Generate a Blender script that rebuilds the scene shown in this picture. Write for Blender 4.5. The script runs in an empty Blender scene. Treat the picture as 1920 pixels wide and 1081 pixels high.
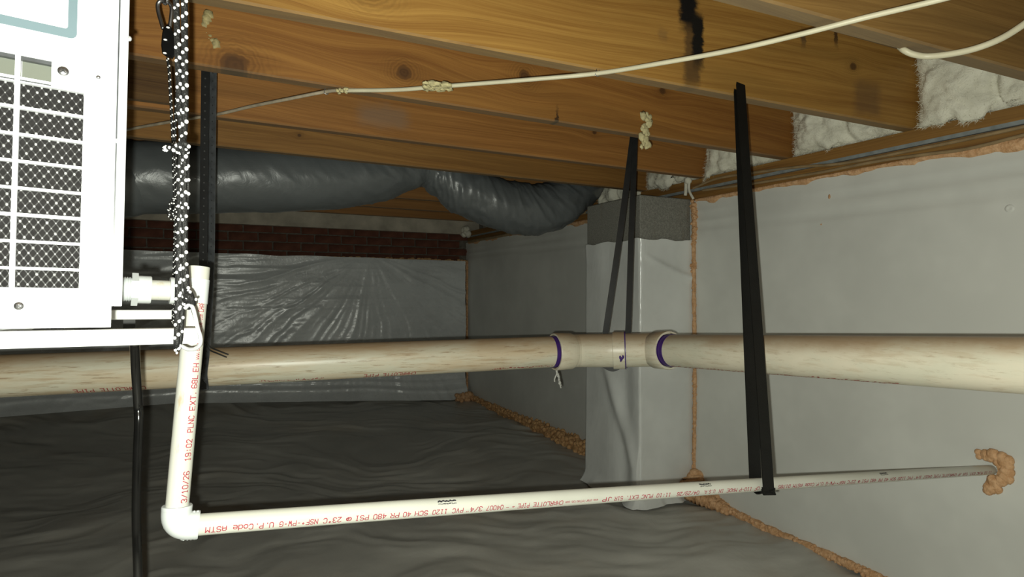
import bpy, bmesh, math, random
import numpy as np
from mathutils import Vector, Matrix

# ------------------------------------------------------------------ camera, light, exposure
S = bpy.context.scene
COL = S.collection
H = 0.965                                        # camera height above the ground sheet
YAW = math.radians(26.9)                         # camera turned right of the side wall's direction
FW = Vector((math.sin(YAW), math.cos(YAW), 0))
RT = Vector((math.cos(YAW), -math.sin(YAW), 0))
FPX = 1080.0
cam_data = bpy.data.cameras.new('camera')
cam_data.sensor_width = 36.0
cam_data.lens = 36.0 * FPX / 1920.0
cam_data.clip_start = 0.02
cam = bpy.data.objects.new('camera', cam_data)
cam.location = (0, 0, H)
cam.rotation_euler = (math.radians(90), 0, -YAW)
COL.objects.link(cam)
S.camera = cam

w = bpy.data.worlds.new('world'); S.world = w
w.use_nodes = True
w.node_tree.nodes['Background'].inputs[0].default_value = (0.9, 0.95, 1.0, 1)
w.node_tree.nodes['Background'].inputs[1].default_value = 0.0

fl = bpy.data.lights.new('flash', 'POINT')       # the camera's own flash, beside the lens
fl.energy = 78.0
fl.color = (0.955, 0.985, 0.86)
fl.shadow_soft_size = 0.004
flo = bpy.data.objects.new('flash', fl)
flo.location = Vector((0, 0, H - 0.015)) - RT * 0.014
COL.objects.link(flo)

S.view_settings.view_transform = 'Standard'
S.view_settings.look = 'None'
S.view_settings.gamma = 1.0
S.view_settings.use_curve_mapping = False
S.view_settings.exposure = 0.0

random.seed(7)
rng = np.random.default_rng(7)
V = Vector

# ------------------------------------------------------------------ measuring helpers
def CW(x, d, z):
    """right / forward / up relative to the camera -> world"""
    return RT * x + FW * d + V((0, 0, H + z))
def F(u, v, d):
    return CW((u - 960) / FPX * d, d, (540 - v) / FPX * d)
def FY(u, v, y):
    """point of a photograph pixel on the vertical plane Y = y"""
    k = (u - 960) / FPX
    return F(u, v, y / (FW.y + k * RT.y))
def FX(u, v, x):
    k = (u - 960) / FPX
    return F(u, v, x / (FW.x + k * RT.x))
def W(x, y, z):
    return V((x, y, H + z))

# ------------------------------------------------------------------ numpy noise
def _h(ix, iy, iz, seed):
    n = (ix * 374761393 + iy * 668265263 + iz * 2147483647 + seed * 1274126177) & 0xFFFFFFFF
    n = ((n ^ (n >> 13)) * 1274126177) & 0xFFFFFFFF
    n = (n ^ (n >> 16)) & 0xFFFFFFFF
    return n / 4294967295.0
def vn(x, y, z=0.0, seed=0):
    x, y, z = np.broadcast_arrays(np.asarray(x, float), np.asarray(y, float), np.asarray(z, float))
    ix, iy, iz = np.floor(x).astype(np.int64), np.floor(y).astype(np.int64), np.floor(z).astype(np.int64)
    fx, fy, fz = x - ix, y - iy, z - iz
    fx = fx * fx * (3 - 2 * fx); fy = fy * fy * (3 - 2 * fy); fz = fz * fz * (3 - 2 * fz)
    r = 0
    for a in (0, 1):
        for b in (0, 1):
            for c in (0, 1):
                r = r + (fx if a else 1 - fx) * (fy if b else 1 - fy) * (fz if c else 1 - fz) * _h(ix + a, iy + b, iz + c, seed)
    return r * 2 - 1
def fbm(x, y, z=0.0, seed=0, o=4):
    r, a, f = 0, 1.0, 1.0
    for i in range(o):
        r = r + a * vn(np.asarray(x) * f, np.asarray(y) * f, np.asarray(z) * f, seed + i)
        a *= .5; f *= 2.03
    return r
def ridge(x, y, seed=0, o=3):
    r, a, f = 0, 1.0, 1.0
    for i in range(o):
        r = r + a * (1 - np.abs(vn(np.asarray(x) * f, np.asarray(y) * f, 0.37, seed + i))) ** 3
        a *= .5; f *= 2.1
    return r

# ------------------------------------------------------------------ mesh helpers
class MB:
    def __init__(self): self.v, self.f = [], []
    def add(self, verts, faces):
        o = len(self.v)
        self.v += [tuple(p) for p in verts]
        self.f += [tuple(i + o for i in f) for f in faces]
    def box(self, lo, hi, mat=None, jit=0):
        c = [V((x, y, z)) for z in (lo[2], hi[2]) for y in (lo[1], hi[1]) for x in (lo[0], hi[0])]
        if jit: c = [p + V((random.uniform(-jit, jit), random.uniform(-jit, jit), random.uniform(-jit, jit))) for p in c]
        if mat is not None: c = [mat @ p for p in c]
        self.add(c, [(0, 2, 3, 1), (4, 5, 7, 6), (0, 1, 5, 4), (2, 6, 7, 3), (0, 4, 6, 2), (1, 3, 7, 5)])
    def bbox_bevel(self, lo, hi, b, mat=None):
        bm = bmesh.new()
        bmesh.ops.create_cube(bm, size=1)
        for p in bm.verts:
            for i in range(3): p.co[i] = lo[i] if p.co[i] < 0 else hi[i]
        bmesh.ops.bevel(bm, geom=bm.edges[:], offset=b, segments=3, profile=.5, affect='EDGES')
        bm.verts.index_update()
        self.add([(mat @ p.co if mat is not None else p.co) for p in bm.verts], [[p.index for p in f.verts] for f in bm.faces])
        bm.free()
    def tube(self, pts, r, n=16, caps=True, wob=None):
        pts = [V(p) for p in pts]
        m = len(pts)
        rs = [r] * m if not hasattr(r, '__len__') else list(r)
        T = [(pts[min(i + 1, m - 1)] - pts[max(i - 1, 0)]).normalized() for i in range(m)]
        a = V((0, 0, 1)) if abs(T[0].z) < .9 else V((1, 0, 0))
        N = (a - T[0] * a.dot(T[0])).normalized()
        verts = []
        for i in range(m):
            N = (N - T[i] * N.dot(T[i])).normalized()
            B = T[i].cross(N)
            for k in range(n):
                t = 2 * math.pi * k / n
                q = rs[i] * (wob(i, t) if wob else 1)
                verts.append(pts[i] + (N * math.cos(t) + B * math.sin(t)) * q)
        faces = [(i * n + k, i * n + (k + 1) % n, (i + 1) * n + (k + 1) % n, (i + 1) * n + k) for i in range(m - 1) for k in range(n)]
        if caps: faces += [tuple(range(n))[::-1], tuple((m - 1) * n + k for k in range(n))]
        self.add(verts, faces)
    def lathe(self, p0, ax, prof, n=32, closed=True):
        """prof: (distance along axis, radius); closed joins the last ring to the first"""
        ax = V(ax).normalized()
        a = V((0, 0, 1)) if abs(ax.z) < .9 else V((1, 0, 0))
        N = (a - ax * a.dot(ax)).normalized(); B = ax.cross(N)
        p0 = V(p0); m = len(prof)
        verts = [p0 + ax * s + (N * math.cos(2 * math.pi * k / n) + B * math.sin(2 * math.pi * k / n)) * r for s, r in prof for k in range(n)]
        rng_ = range(m) if closed else range(m - 1)
        faces = [(i * n + k, i * n + (k + 1) % n, ((i + 1) % m) * n + (k + 1) % n, ((i + 1) % m) * n + k) for i in rng_ for k in range(n)]
        if not closed: faces += [tuple(range(n))[::-1], tuple((m - 1) * n + k for k in range(n))]
        self.add(verts, faces)
    def ball(self, c, r, sub=1, sq=(1, 1, 1), rough=0, seed=0):
        bm = ICO[sub]
        c = V(c)
        vv = []
        for p in bm[0]:
            k = 1 + rough * (random.random() - .5) * 2
            vv.append((c.x + p[0] * r * sq[0] * k, c.y + p[1] * r * sq[1] * k, c.z + p[2] * r * sq[2] * k))
        self.add(vv, bm[1])
    def grid(self, P):
        """P: array (n, m, 3)"""
        n, m = P.shape[:2]
        idx = np.arange(n * m).reshape(n, m)
        f = np.stack([idx[:-1, :-1], idx[1:, :-1], idx[1:, 1:], idx[:-1, 1:]], -1).reshape(-1, 4)
        self.add(P.reshape(-1, 3).tolist(), f.tolist())
    def build(self, name, mat, parent=None, smooth=False, sharp=None, kind=None):
        me = bpy.data.meshes.new(name)
        me.from_pydata([tuple(p) for p in self.v], [], self.f)
        me.validate(); me.update()
        bm = bmesh.new(); bm.from_mesh(me); bmesh.ops.recalc_face_normals(bm, faces=bm.faces); bm.to_mesh(me); bm.free()
        return finish(name, me, mat, parent, smooth, sharp, kind)
def finish(name, me, mat, parent=None, smooth=False, sharp=None, kind=None):
    o = bpy.data.objects.new(name, me); COL.objects.link(o)
    if mat: me.materials.append(mat)
    if smooth:
        me.polygons.foreach_set('use_smooth', [True] * len(me.polygons))
        if sharp: me.set_sharp_from_angle(angle=math.radians(sharp))
    if parent is not None: o.parent = parent
    if kind: o['kind'] = kind
    return o
def heightgrid(P):
    mb = MB(); mb.grid(P); return mb
def fast_grid(name, P, mat, parent=None, kind=None):
    n, m = P.shape[:2]
    idx = np.arange(n * m).reshape(n, m)
    f = np.stack([idx[:-1, :-1], idx[1:, :-1], idx[1:, 1:], idx[:-1, 1:]], -1).reshape(-1, 4)
    me = bpy.data.meshes.new(name)
    me.from_pydata(P.reshape(-1, 3).tolist(), [], f.tolist()); me.update()
    return finish(name, me, mat, parent, True, None, kind)
ICO = {}
for s_ in (1, 2, 3):
    b_ = bmesh.new(); bmesh.ops.create_icosphere(b_, subdivisions=s_, radius=1); b_.verts.index_update()
    ICO[s_] = ([tuple(p.co) for p in b_.verts], [tuple(p.index for p in f.verts) for f in b_.faces]); b_.free()
def smooth_path(pts, per=8):
    """Catmull-Rom through the points"""
    P = [V(p) for p in pts]
    P = [P[0] * 2 - P[1]] + P + [P[-1] * 2 - P[-2]]
    out = []
    for i in range(1, len(P) - 2):
        for k in range(per):
            t = k / per
            a, b, c, d = P[i - 1], P[i], P[i + 1], P[i + 2]
            out.append(.5 * ((2 * b) + (c - a) * t + (2 * a - 5 * b + 4 * c - d) * t * t + (3 * b - a - 3 * c + d) * t ** 3))
    out.append(P[-2])
    return out
def tag(o, label, cat, group=None, kind=None):
    o['label'] = label; o['category'] = cat
    if group: o['group'] = group
    if kind: o['kind'] = kind
    return o
def empty(name, loc, label, cat, group=None, mat=None):
    o = bpy.data.objects.new(name, None); COL.objects.link(o)
    o.empty_display_size = .05
    if mat is not None: o.matrix_world = mat
    else: o.location = loc
    return tag(o, label, cat, group)
def under(o, root):
    """parent a mesh built in world coordinates under a placed root"""
    o.parent = root
    o.matrix_parent_inverse = root.matrix_basis.inverted()
    return o

# ------------------------------------------------------------------ material helpers
class G:
    def __init__(s, name):
        s.m = bpy.data.materials.new(name); s.m.use_nodes = True
        s.t = s.m.node_tree; s.t.nodes.clear()
        s.out = s.t.nodes.new('ShaderNodeOutputMaterial')
        s.b = s.t.nodes.new('ShaderNodeBsdfPrincipled')
        s.t.links.new(s.b.outputs[0], s.out.inputs[0])
        s.co = s.t.nodes.new('ShaderNodeTexCoord').outputs['Object']
    def put(s, sock, x):
        if isinstance(x, bpy.types.NodeSocket): s.t.links.new(x, sock)
        elif x is not None:
            if hasattr(sock.default_value, '__len__') and not hasattr(x, '__len__'): x = [x] * len(sock.default_value)
            if hasattr(x, '__len__') and len(sock.default_value) == 4 and len(x) == 3: x = tuple(x) + (1,)
            sock.default_value = x
    def math(s, op, a, b=None, c=None, clamp=False):
        n = s.t.nodes.new('ShaderNodeMath'); n.operation = op; n.use_clamp = clamp
        s.put(n.inputs[0], a); s.put(n.inputs[1], b); s.put(n.inputs[2], c)
        return n.outputs[0]
    def add(s, a, b): return s.math('ADD', a, b)
    def sub(s, a, b): return s.math('SUBTRACT', a, b)
    def mul(s, a, b): return s.math('MULTIPLY', a, b)
    def sep(s, v=None):
        n = s.t.nodes.new('ShaderNodeSeparateXYZ'); s.put(n.inputs[0], v if v is not None else s.co); return n.outputs
    def vec(s, x, y, z):
        n = s.t.nodes.new('ShaderNodeCombineXYZ')
        for i, q in enumerate((x, y, z)): s.put(n.inputs[i], q)
        return n.outputs[0]
    def scale(s, v, k):
        n = s.t.nodes.new('ShaderNodeMapping'); s.put(n.inputs[0], v); n.inputs['Scale'].default_value = k if hasattr(k, '__len__') else (k, k, k)
        return n.outputs[0]
    def noise(s, v, sc=1, det=3, rough=.5, dist=0):
        n = s.t.nodes.new('ShaderNodeTexNoise'); s.put(n.inputs['Vector'], v)
        n.inputs['Scale'].default_value = sc; n.inputs['Detail'].default_value = det
        n.inputs['Roughness'].default_value = rough; n.inputs['Distortion'].default_value = dist
        return n.outputs[0]
    def vor(s, v, sc=1, feat='F1'):
        n = s.t.nodes.new('ShaderNodeTexVoronoi'); n.feature = feat; s.put(n.inputs['Vector'], v); n.inputs['Scale'].default_value = sc
        return n.outputs[0]
    def ramp(s, x, stops):
        n = s.t.nodes.new('ShaderNodeValToRGB'); s.put(n.inputs[0], x)
        e = n.color_ramp.elements
        while len(e) < len(stops): e.new(.5)
        for q, (p, c) in zip(e, stops):
            q.position = p; q.color = tuple(c) + (1,) if hasattr(c, '__len__') else (c, c, c, 1)
        return n.outputs[0]
    def step(s, x, a, b):
        n = s.t.nodes.new('ShaderNodeMapRange'); n.interpolation_type = 'SMOOTHSTEP'
        s.put(n.inputs[0], x); n.inputs[1].default_value = a; n.inputs[2].default_value = b
        n.inputs[3].default_value = 0; n.inputs[4].default_value = 1
        return n.outputs[0]
    def mix(s, f, a, b, mode='MIX'):
        n = s.t.nodes.new('ShaderNodeMix'); n.data_type = 'RGBA'; n.blend_type = mode
        s.put(n.inputs[0], f); s.put(n.inputs[6], a); s.put(n.inputs[7], b)
        return n.outputs[2]
    def bump(s, h, st=.3, dist=.01):
        n = s.t.nodes.new('ShaderNodeBump'); s.put(n.inputs['Height'], h)
        n.inputs['Strength'].default_value = st; n.inputs['Distance'].default_value = dist
        s.t.links.new(n.outputs[0], s.b.inputs['Normal'])
    def normal_z(s):
        n = s.t.nodes.new('ShaderNodeNewGeometry'); return s.sep(n.outputs['Normal'])[2]
    def done(s, col, rough=.5, metal=0, spec=.5, **kw):
        s.put(s.b.inputs['Base Color'], col); s.put(s.b.inputs['Roughness'], rough)
        s.put(s.b.inputs['Metallic'], metal); s.put(s.b.inputs['Specular IOR Level'], spec)
        for k, x in kw.items(): s.put(s.b.inputs[k], x)
        return s.m
def plain(name, col, rough=.5, metal=0, spec=.5, vary=.08, sc=30, bump=0):
    g = G(name)
    n = g.noise(g.co, sc, 4)
    c = g.mix(g.ramp(n, [(.3, 0), (.7, 1)]), [q * (1 - vary) for q in col], [min(1, q * (1 + vary)) for q in col])
    if bump: g.bump(n, bump, .004)
    return g.done(c, rough, metal, spec)

def wood(name, seed, light, dark, knots=(), stains=(), face='xz', fine=1.0):
    """grain running along X (or Y) that parts around knots given as (x, z, knot radius)"""
    g = G(name)
    light = (light[0] * .74, light[1] * .70, light[2] * .52); dark = (dark[0] * .70, dark[1] * .64, dark[2] * .46)
    x, y, z = g.sep()
    if face == 'yz': x, y = y, x
    wv = g.noise(g.vec(g.mul(x, 1.1), seed * 3.7, g.mul(z, 3.0)), 1, 2)
    gz = g.add(g.add(z, g.mul(y, .8)), g.mul(g.sub(wv, .5), .07))
    kmask = halo = None
    for (kx, kz, kr) in knots:
        dx = g.mul(g.sub(x, kx), .5); dz = g.sub(z, kz)
        r2 = g.add(g.mul(dx, dx), g.mul(dz, dz))
        e = g.math('EXPONENT', g.mul(r2, -1.0 / (kr * 2.6) ** 2))
        gz = g.sub(gz, g.mul(g.mul(dz, e), .95))
        dx2 = g.mul(g.sub(x, kx), .85)
        wobk = g.mul(g.sub(g.noise(g.vec(g.mul(x, 40), seed, g.mul(z, 40)), 1, 2), .5), kr * .7)
        rr = g.add(g.math('SQRT', g.add(g.mul(dx2, dx2), g.mul(dz, dz))), wobk)
        m = g.mul(g.sub(1.0, g.step(rr, kr * .42, kr * .95)), .8)
        ringw = g.math('SINE', g.mul(rr, 6.2 / (kr * .30)))
        h = g.mul(g.math('EXPONENT', g.mul(g.mul(rr, rr), -1.0 / (kr * 1.7) ** 2)), g.add(.30, g.mul(ringw, .24)))
        kmask = m if kmask is None else g.math('MAXIMUM', kmask, m)
        halo = h if halo is None else g.math('MAXIMUM', halo, h)
    n1 = g.noise(g.vec(g.mul(x, .7), seed * 1.3, g.mul(gz, 50)), 1, 5, .62)
    n2 = g.noise(g.vec(g.mul(x, 4.0), seed * 2.1, g.mul(gz, 330 * fine)), 1, 4, .65)
    n3 = g.noise(g.vec(g.mul(x, 1.3), seed * 5.3, g.mul(z, 10)), 1, 4)
    n4 = g.noise(g.vec(g.mul(x, 2.0), seed * 7.7, g.mul(gz, 120)), 1, 3, .6)
    t = g.add(g.mul(n1, .45), g.add(g.mul(n2, .30), g.mul(n4, .25)))
    c = g.ramp(t, [(.40, dark), (.50, [(a + b) / 2 for a, b in zip(light, dark)]), (.60, light)])
    c = g.mix(g.mul(g.step(n3, .47, .72), .45), c, [q * .52 for q in light])
    streak = g.step(g.noise(g.vec(g.mul(x, 3.0), seed + 20, g.mul(gz, 170)), 1, 2), .66, .74)
    c = g.mix(g.mul(streak, .45), c, [q * .5 for q in dark])
    specks = g.sub(1.0, g.step(g.vor(g.vec(g.mul(x, 3), seed, g.mul(z, 9)), 1.0), .02, .055))
    c = g.mix(g.mul(specks, .8), c, (.03, .015, .006))
    if kmask is not None:
        c = g.mix(halo, c, [q * .35 for q in dark])
        c = g.mix(kmask, c, (.060, .026, .010))
    wob = g.sub(g.noise(g.vec(g.mul(x, 30), seed, g.mul(z, 60)), 1, 4, .7), .5)
    wob2 = g.sub(g.noise(g.vec(g.mul(x, 9), seed + 4, g.mul(z, 14)), 1, 3, .6), .5)
    for (sx, z0, z1, hw, colr, amt) in stains:
        d = g.math('ABSOLUTE', g.add(g.sub(x, sx), g.mul(wob, .035)))
        m = g.sub(1.0, g.step(d, hw * .5, hw * 1.1))
        zz = g.add(z, g.mul(wob2, .06))
        m = g.mul(m, g.mul(g.step(zz, z0 - .015, z0 + .03), g.sub(1.0, g.step(zz, z1 - .02, z1 + .02))))
        c = g.mix(g.mul(m, amt), c, colr)
    under_ = g.sub(1.0, g.step(g.normal_z(), -.9, -.5))          # the undersides mix toward grey-brown
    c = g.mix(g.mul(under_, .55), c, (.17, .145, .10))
    g.bump(g.add(n2, g.mul(n1, .6)), .25, .0015)
    return g.done(c, .62, 0, .3)

# ------------------------------------------------------------------ materials
M = {}
def m_sheet(name, col, rough, bumpk, sc, spec=.5, dirt=None):
    g = G(name)
    n = g.noise(g.co, sc, 5, .6, .6)
    big = g.noise(g.co, 2.2, 4, .6)
    c = g.mix(g.step(big, .35, .7), [q * .86 for q in col], col)
    if dirt: c = g.mix(g.mul(g.step(g.noise(g.co, 1.4, 5, .65), .5, .78), .7), c, dirt)
    rg = g.add(rough - .08, g.mul(g.noise(g.co, 14, 4), .18))
    g.bump(n, bumpk, .01)
    return g.done(c, rg, 0, spec)
M['floor'] = m_sheet('ground_sheet_plastic', (.47, .465, .43), .36, .30, 7, .55, (.46, .405, .33))
M['far_sheet'] = m_sheet('silver_sheet_plastic', (.66, .69, .70), .27, .16, 30, .9)
M['wrap'] = m_sheet('pier_wrap_plastic', (.72, .74, .73), .22, .06, 4, .8)
M['panel'] = m_sheet('insulation_panel_facing', (.69, .70, .665), .45, .04, 3, .35)
M['duct'] = m_sheet('duct_jacket_plastic', (.115, .126, .131), .32, .2, 22, .6)
M['batt'] = None
g = G('fibreglass_wool'); n = g.noise(g.co, 60, 6, .7); n2 = g.noise(g.co, 14, 4)
g.bump(n, .6, .006)
M['batt'] = g.done(g.mix(g.step(n2, .3, .7), (.62, .60, .50), (.76, .74, .63)), .95, 0, .05)
g = G('orange_spray_foam'); n = g.noise(g.co, 55, 5, .6)
g.bump(n, .7, .012)
M['foam'] = g.done(g.mix(g.step(n, .3, .7), (.50, .275, .13), (.70, .44, .25)), .7, 0, .3)
g = G('dark_spray_foam'); n = g.noise(g.co, 40, 5, .6)
g.bump(n, .8, .012)
M['foam_dark'] = g.done(g.mix(g.step(n, .3, .7), (.40, .22, .095), (.66, .40, .19)), .7, 0, .3)
M['yellow_foam'] = plain('pale_yellow_foam', (.50, .44, .24), .8, vary=.25, sc=80, bump=.8)
M['residue'] = plain('dried_foam_residue', (.33, .27, .125), .7, vary=.3, sc=90, bump=.6)
M['brick'] = plain('red_brick', (.115, .046, .030), .9, 0, .2, .5, 9, .5)
M['mortar'] = plain('grey_mortar', (.13, .115, .095), .95, 0, .1, .3, 40, .5)
g = G('grey_concrete_block'); n = g.noise(g.co, 190, 4, .7); n2 = g.noise(g.scale(g.co, (7, 7, 1.2)), 3, 4); x, y, z = g.sep()
g.bump(n, .6, .004)
cc = g.mix(g.step(n, .3, .75), (.16, .158, .140), (.30, .296, .265)); cc = g.mix(g.mul(g.step(n2, .55, .75), .5), cc, (.17, .13, .09))
M['block'] = g.done(cc, .95, 0, .15)
M['sealer'] = plain('grey_sill_sealer', (.22, .245, .25), .5, 0, .4, .2, 40, .3)
M['rim'] = plain('pale_rim_board', (.42, .38, .31), .8, 0, .2, .3, 8, .3)
M['subfloor'] = wood('subfloor_boards', 9, (.34, .20, .085), (.20, .11, .045))
M['sill'] = wood('sill_plate_wood', 12, (.42, .235, .085), (.26, .13, .05), face='yz')
M['black_web'] = None
g = G('black_strap_webbing'); x, y, z = g.sep()
wv = g.mul(g.math('SINE', g.mul(z, 3000)), g.math('SINE', g.mul(x, 2400)))
g.bump(wv, .35, .001)
M['black_web'] = g.done(g.mix(g.noise(g.co, 40, 3), (.0035, .0035, .0033), (.008, .008, .0075)), .5, 0, .2)
M['black_plastic'] = plain('black_plastic', (.006, .006, .0063), .38, 0, .3, .3, 40)
M['grey_strap'] = plain('dark_grey_strap', (.055, .059, .064), .38, 0, .5, .3, 60)
M['hose'] = plain('black_cable_jacket', (.004, .004, .004), .16, 0, .6, .2, 30)
M['cord'] = None
g = G('black_braided_cord'); n = g.vor(g.scale(g.co, (1, 1, .6)), 700)
g.bump(n, .6, .001)
M['cord'] = g.done(g.mix(n, (.004, .004, .004), (.013, .0128, .0125)), .6, 0, .3)
M['fleck'] = plain('white_tracer_thread', (.93, .93, .93), .5, 0, .5, .03, 50)
M['chrome'] = plain('bright_steel', (.55, .56, .58), .30, .35, .5, .05, 50)
M['dull_steel'] = plain('dull_grey_steel', (.38, .38, .39), .36, 1, .5, .1, 60)
M['enamel'] = plain('white_enamel', (.78, .80, .83), .34, 0, .5, .02, 8)
M['alu'] = plain('white_painted_bar', (.88, .89, .89), .35, 0, .5, .03, 20)
M['blue_grey'] = plain('pale_blue_grey_trim', (.135, .19, .215), .4, 0, .3, .03, 20)
M['slot_inner'] = plain('pale_green_inner', (.13, .14, .115), .6, 0, .3, .05, 20)
M['mesh_dark'] = plain('dark_filter_core', (.014, .013, .013), .8, 0, .2, .3, 200)
M['mesh_wire'] = plain('grey_filter_wire', (.024, .0235, .0235), .5, 0, .2, .2, 300)
M['mesh_glint'] = plain('filter_glint', (.34, .34, .34), .35, 0, .6, .6, 300)  # flash glints on the filter's crossings, painted as a pale colour
M['near_black'] = plain('dark_rubber', (.02, .02, .02), .6)  # plain near-black for feet, pads, nail heads, holes and tie wire
M['pvc'] = None
g = G('white_pvc_pipe'); n = g.noise(g.co, 12, 4); st = g.noise(g.scale(g.co, (40, 40, 9)), 1, 4, .6)
cc = g.mix(g.step(n, .3, .7), (.455, .455, .405), (.49, .49, .44))
M['pvc'] = g.done(cc, .30, 0, .45)
g = G('stained_pvc_pipe'); n = g.noise(g.co, 12, 4); st = g.noise(g.scale(g.co, (60, 60, 22)), 1, 4, .6)
cc = g.mix(g.step(n, .3, .7), (.455, .455, .41), (.49, .49, .445)); cc = g.mix(g.mul(g.step(st, .60, .74), .55), cc, (.36, .25, .11))
M['pvc_stained'] = g.done(cc, .30, 0, .45)
M['fitting'] = plain('white_pvc_fitting', (.50, .525, .53), .32, 0, .5, .02, 10)
def sewer(name, face, amount):
    g = G(name); x, y, z = g.sep()
    along, acr = (x, y) if face == 'x' else (y, x)
    if face == 'y': along = g.mul(along, 2.6); acr = g.mul(acr, .45)
    st = g.noise(g.vec(g.mul(along, 5), g.mul(acr, 40), g.mul(z, 90)), 1, 5, .65)
    bl = g.noise(g.vec(g.mul(along, 3), g.mul(acr, 8), g.mul(z, 14)), 1, 5, .6)
    fine = g.noise(g.vec(g.mul(along, 12), g.mul(acr, 90), g.mul(z, 190)), 1, 4, .7)
    top = g.step(g.add(g.normal_z(), g.mul(g.sub(bl, .5), 1.1)), .15, .95)
    cc = g.mix(g.step(bl, .35, .7), (.52, .50, .40), (.66, .645, .55))
    cc = g.mix(g.mul(g.step(bl, .38, .62), .6 * amount), cc, (.44, .31, .17))
    cc = g.mix(g.mul(g.step(st, .50, .68), .6 * amount), cc, (.34, .235, .13))
    cc = g.mix(g.mul(g.step(fine, .57, .68), .6 * amount), cc, (.20, .12, .06))
    cc = g.mix(g.mul(top, .75), cc, (.26, .165, .085))
    return g.done(cc, .36, 0, .4)
M['sewer_left'] = sewer('dirty_cream_pipe', 'x', 1.0)
M['sewer_right'] = sewer('cream_pipe', 'y', .45)
M['primer'] = plain('purple_primer', (.040, .012, .13), .4, 0, .4, .2, 40)
M['red_ink'] = plain('red_print', (.30, .035, .055), .6, 0, .2, .15, 200)
M['red_ink_dark'] = plain('faded_red_print', (.30, .05, .05), .6, 0, .2, .3, 200)
M['black_ink'] = plain('black_print', (.03, .03, .035), .6, 0, .2, .3, 200)
M['romex'] = plain('cream_cable_jacket', (.56, .52, .38), .42, 0, .4, .06, 20)
M['romex_dirty'] = plain('dusty_cable_jacket', (.40, .34, .25), .6, 0, .3, .3, 30)
M['wire_brown'] = plain('brown_cable_jacket', (.27, .19, .10), .6, 0, .3, .25, 20)
M['lint'] = plain('grey_lint', (.42, .42, .40), .9, 0, .1, .2, 60)

def structure(o): o['kind'] = 'structure'; return o

# ------------------------------------------------------------------ setting: floor
WX = 1.95                                                     # face of the right wall
YF = 4.73                                                     # face of the far wall
xs = np.linspace(-3.0, 2.02, 420); ys = np.linspace(-1.6, 4.80, 520)
X, Y = np.meshgrid(xs, ys, indexing='ij')
a_ = X * .45 + Y * .89; b_ = X * .89 - Y * .45                # wrinkles lie across the view
wx = a_ + .25 * fbm(X * 1.3, Y * 1.3, 0, 31, 3)
hgt = .013 * fbm(b_ * 1.1, wx * 3.2, 0, 3, 4) + .010 * ridge(b_ * 1.3 + 3, wx * 4.4, 11, 3) + .0045 * ridge(b_ * 2.8, wx * 9, 21, 2)
rise = np.clip((Y - 3.0) / 1.7, 0, 1) ** 2 * np.clip((1.75 - X) / 2.0, 0, 1) * .155
lap = np.clip((Y - 4.50) / .26, 0, 1) ** 2 * .05
Z = hgt - .012 + rise + lap
structure(fast_grid('floor', np.stack([X, Y, Z], -1), M['floor']))

# ------------------------------------------------------------------ setting: right wall
ys = np.linspace(-1.6, YF + .02, 300); zs = np.linspace(0.0, .404 + H, 90)
Yg, Zg = np.meshgrid(ys, zs, indexing='ij')
dz = Zg - H
groove = .0075 * np.exp(-((dz - .330 - .006 * np.sin(Yg * 5)) / .006) ** 2) + .0065 * np.exp(-((dz - .275 - .010 * np.sin(Yg * 3.1 + 1)) / .008) ** 2) \
    + .002 * np.exp(-((dz - .375) / .005) ** 2)
Xg = WX + groove + .003 * fbm(Yg * 1.5, Zg * 2.2, 0, 5, 3)
P = np.stack([Xg, Yg, Zg], -1)
wall_r = structure(fast_grid('wall_right', P, M['panel']))
mb = MB(); mb.box((WX + .05, -1.6, 0), (WX + .25, YF + .2, H + .400)); mb.build('concrete_backing', M['block'], wall_r)
mb = MB(); mb.box((WX + .012, -1.6, H + .404), (WX + .2, YF, H + .447)); mb.build('sill_plate', M['sill'], wall_r)
mb = MB(); mb.box((WX - .004, -1.6, H + .447), (WX + .2, YF, H + .459)); mb.build('sill_sealer', M['sealer'], wall_r)
mb = MB(); mb.box((WX - .002, -1.6, H + .459), (WX + .2, YF, H + .4995)); mb.build('sill_plate', M['sill'], wall_r)
mb = MB(); mb.box((WX + .16, -1.6, H + .4995), (WX + .2, YF, H + .735)); mb.build('rim_board', M['rim'], wall_r)

# ------------------------------------------------------------------ setting: far wall of brick
mb = MB(); mb.box((-3.0, YF + .02, 0), (WX + .25, YF + .22, H + .78))
wall_f = structure(mb.build('wall_far', M['mortar']))
bw, bh, jt = .194, .057, .010
meshes = []
for i in range(6):
    mb = MB(); mb.bbox_bevel((-bw / 2, -.010, -bh / 2), (bw / 2, .05, bh / 2), .004)
    for k in range(len(mb.v)):
        p = mb.v[k]; mb.v[k] = (p[0] + random.uniform(-.002, .002), p[1], p[2] + random.uniform(-.0015, .0015))
    o = mb.build('brick', M['brick'], wall_f); meshes.append(o.data)
    if i: bpy.data.objects.remove(o)
    else: first = o
cnt = 0
for row in range(5):
    z = H + .455 - row * (bh + jt)
    x = WX - .06 - (row % 2) * (bw + jt) / 2
    while x > -1.35:
        o = first if cnt == 0 else bpy.data.objects.new('brick', meshes[cnt % 6])
        if cnt: COL.objects.link(o); o.parent = wall_f
        o.location = (x, YF + .02 + random.uniform(-.003, .003), z + random.uniform(-.002, .002))
        x -= bw + jt; cnt += 1
mb = MB(); mb.box((-3.0, YF - .045, H + .474), (WX + .1, YF + .02, H + .70)); mb.build('rim_board', M['rim'], wall_f)
mb = MB(); mb.box((-3.0, -1.65, 0), (-2.9, YF + .2, H + .78)); structure(mb.build('wall_left', M['mortar']))
mb = MB(); mb.box((-3.0, -1.7, 0), (WX + .25, -1.6, H + .78)); structure(mb.build('wall_back', M['mortar']))

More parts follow.
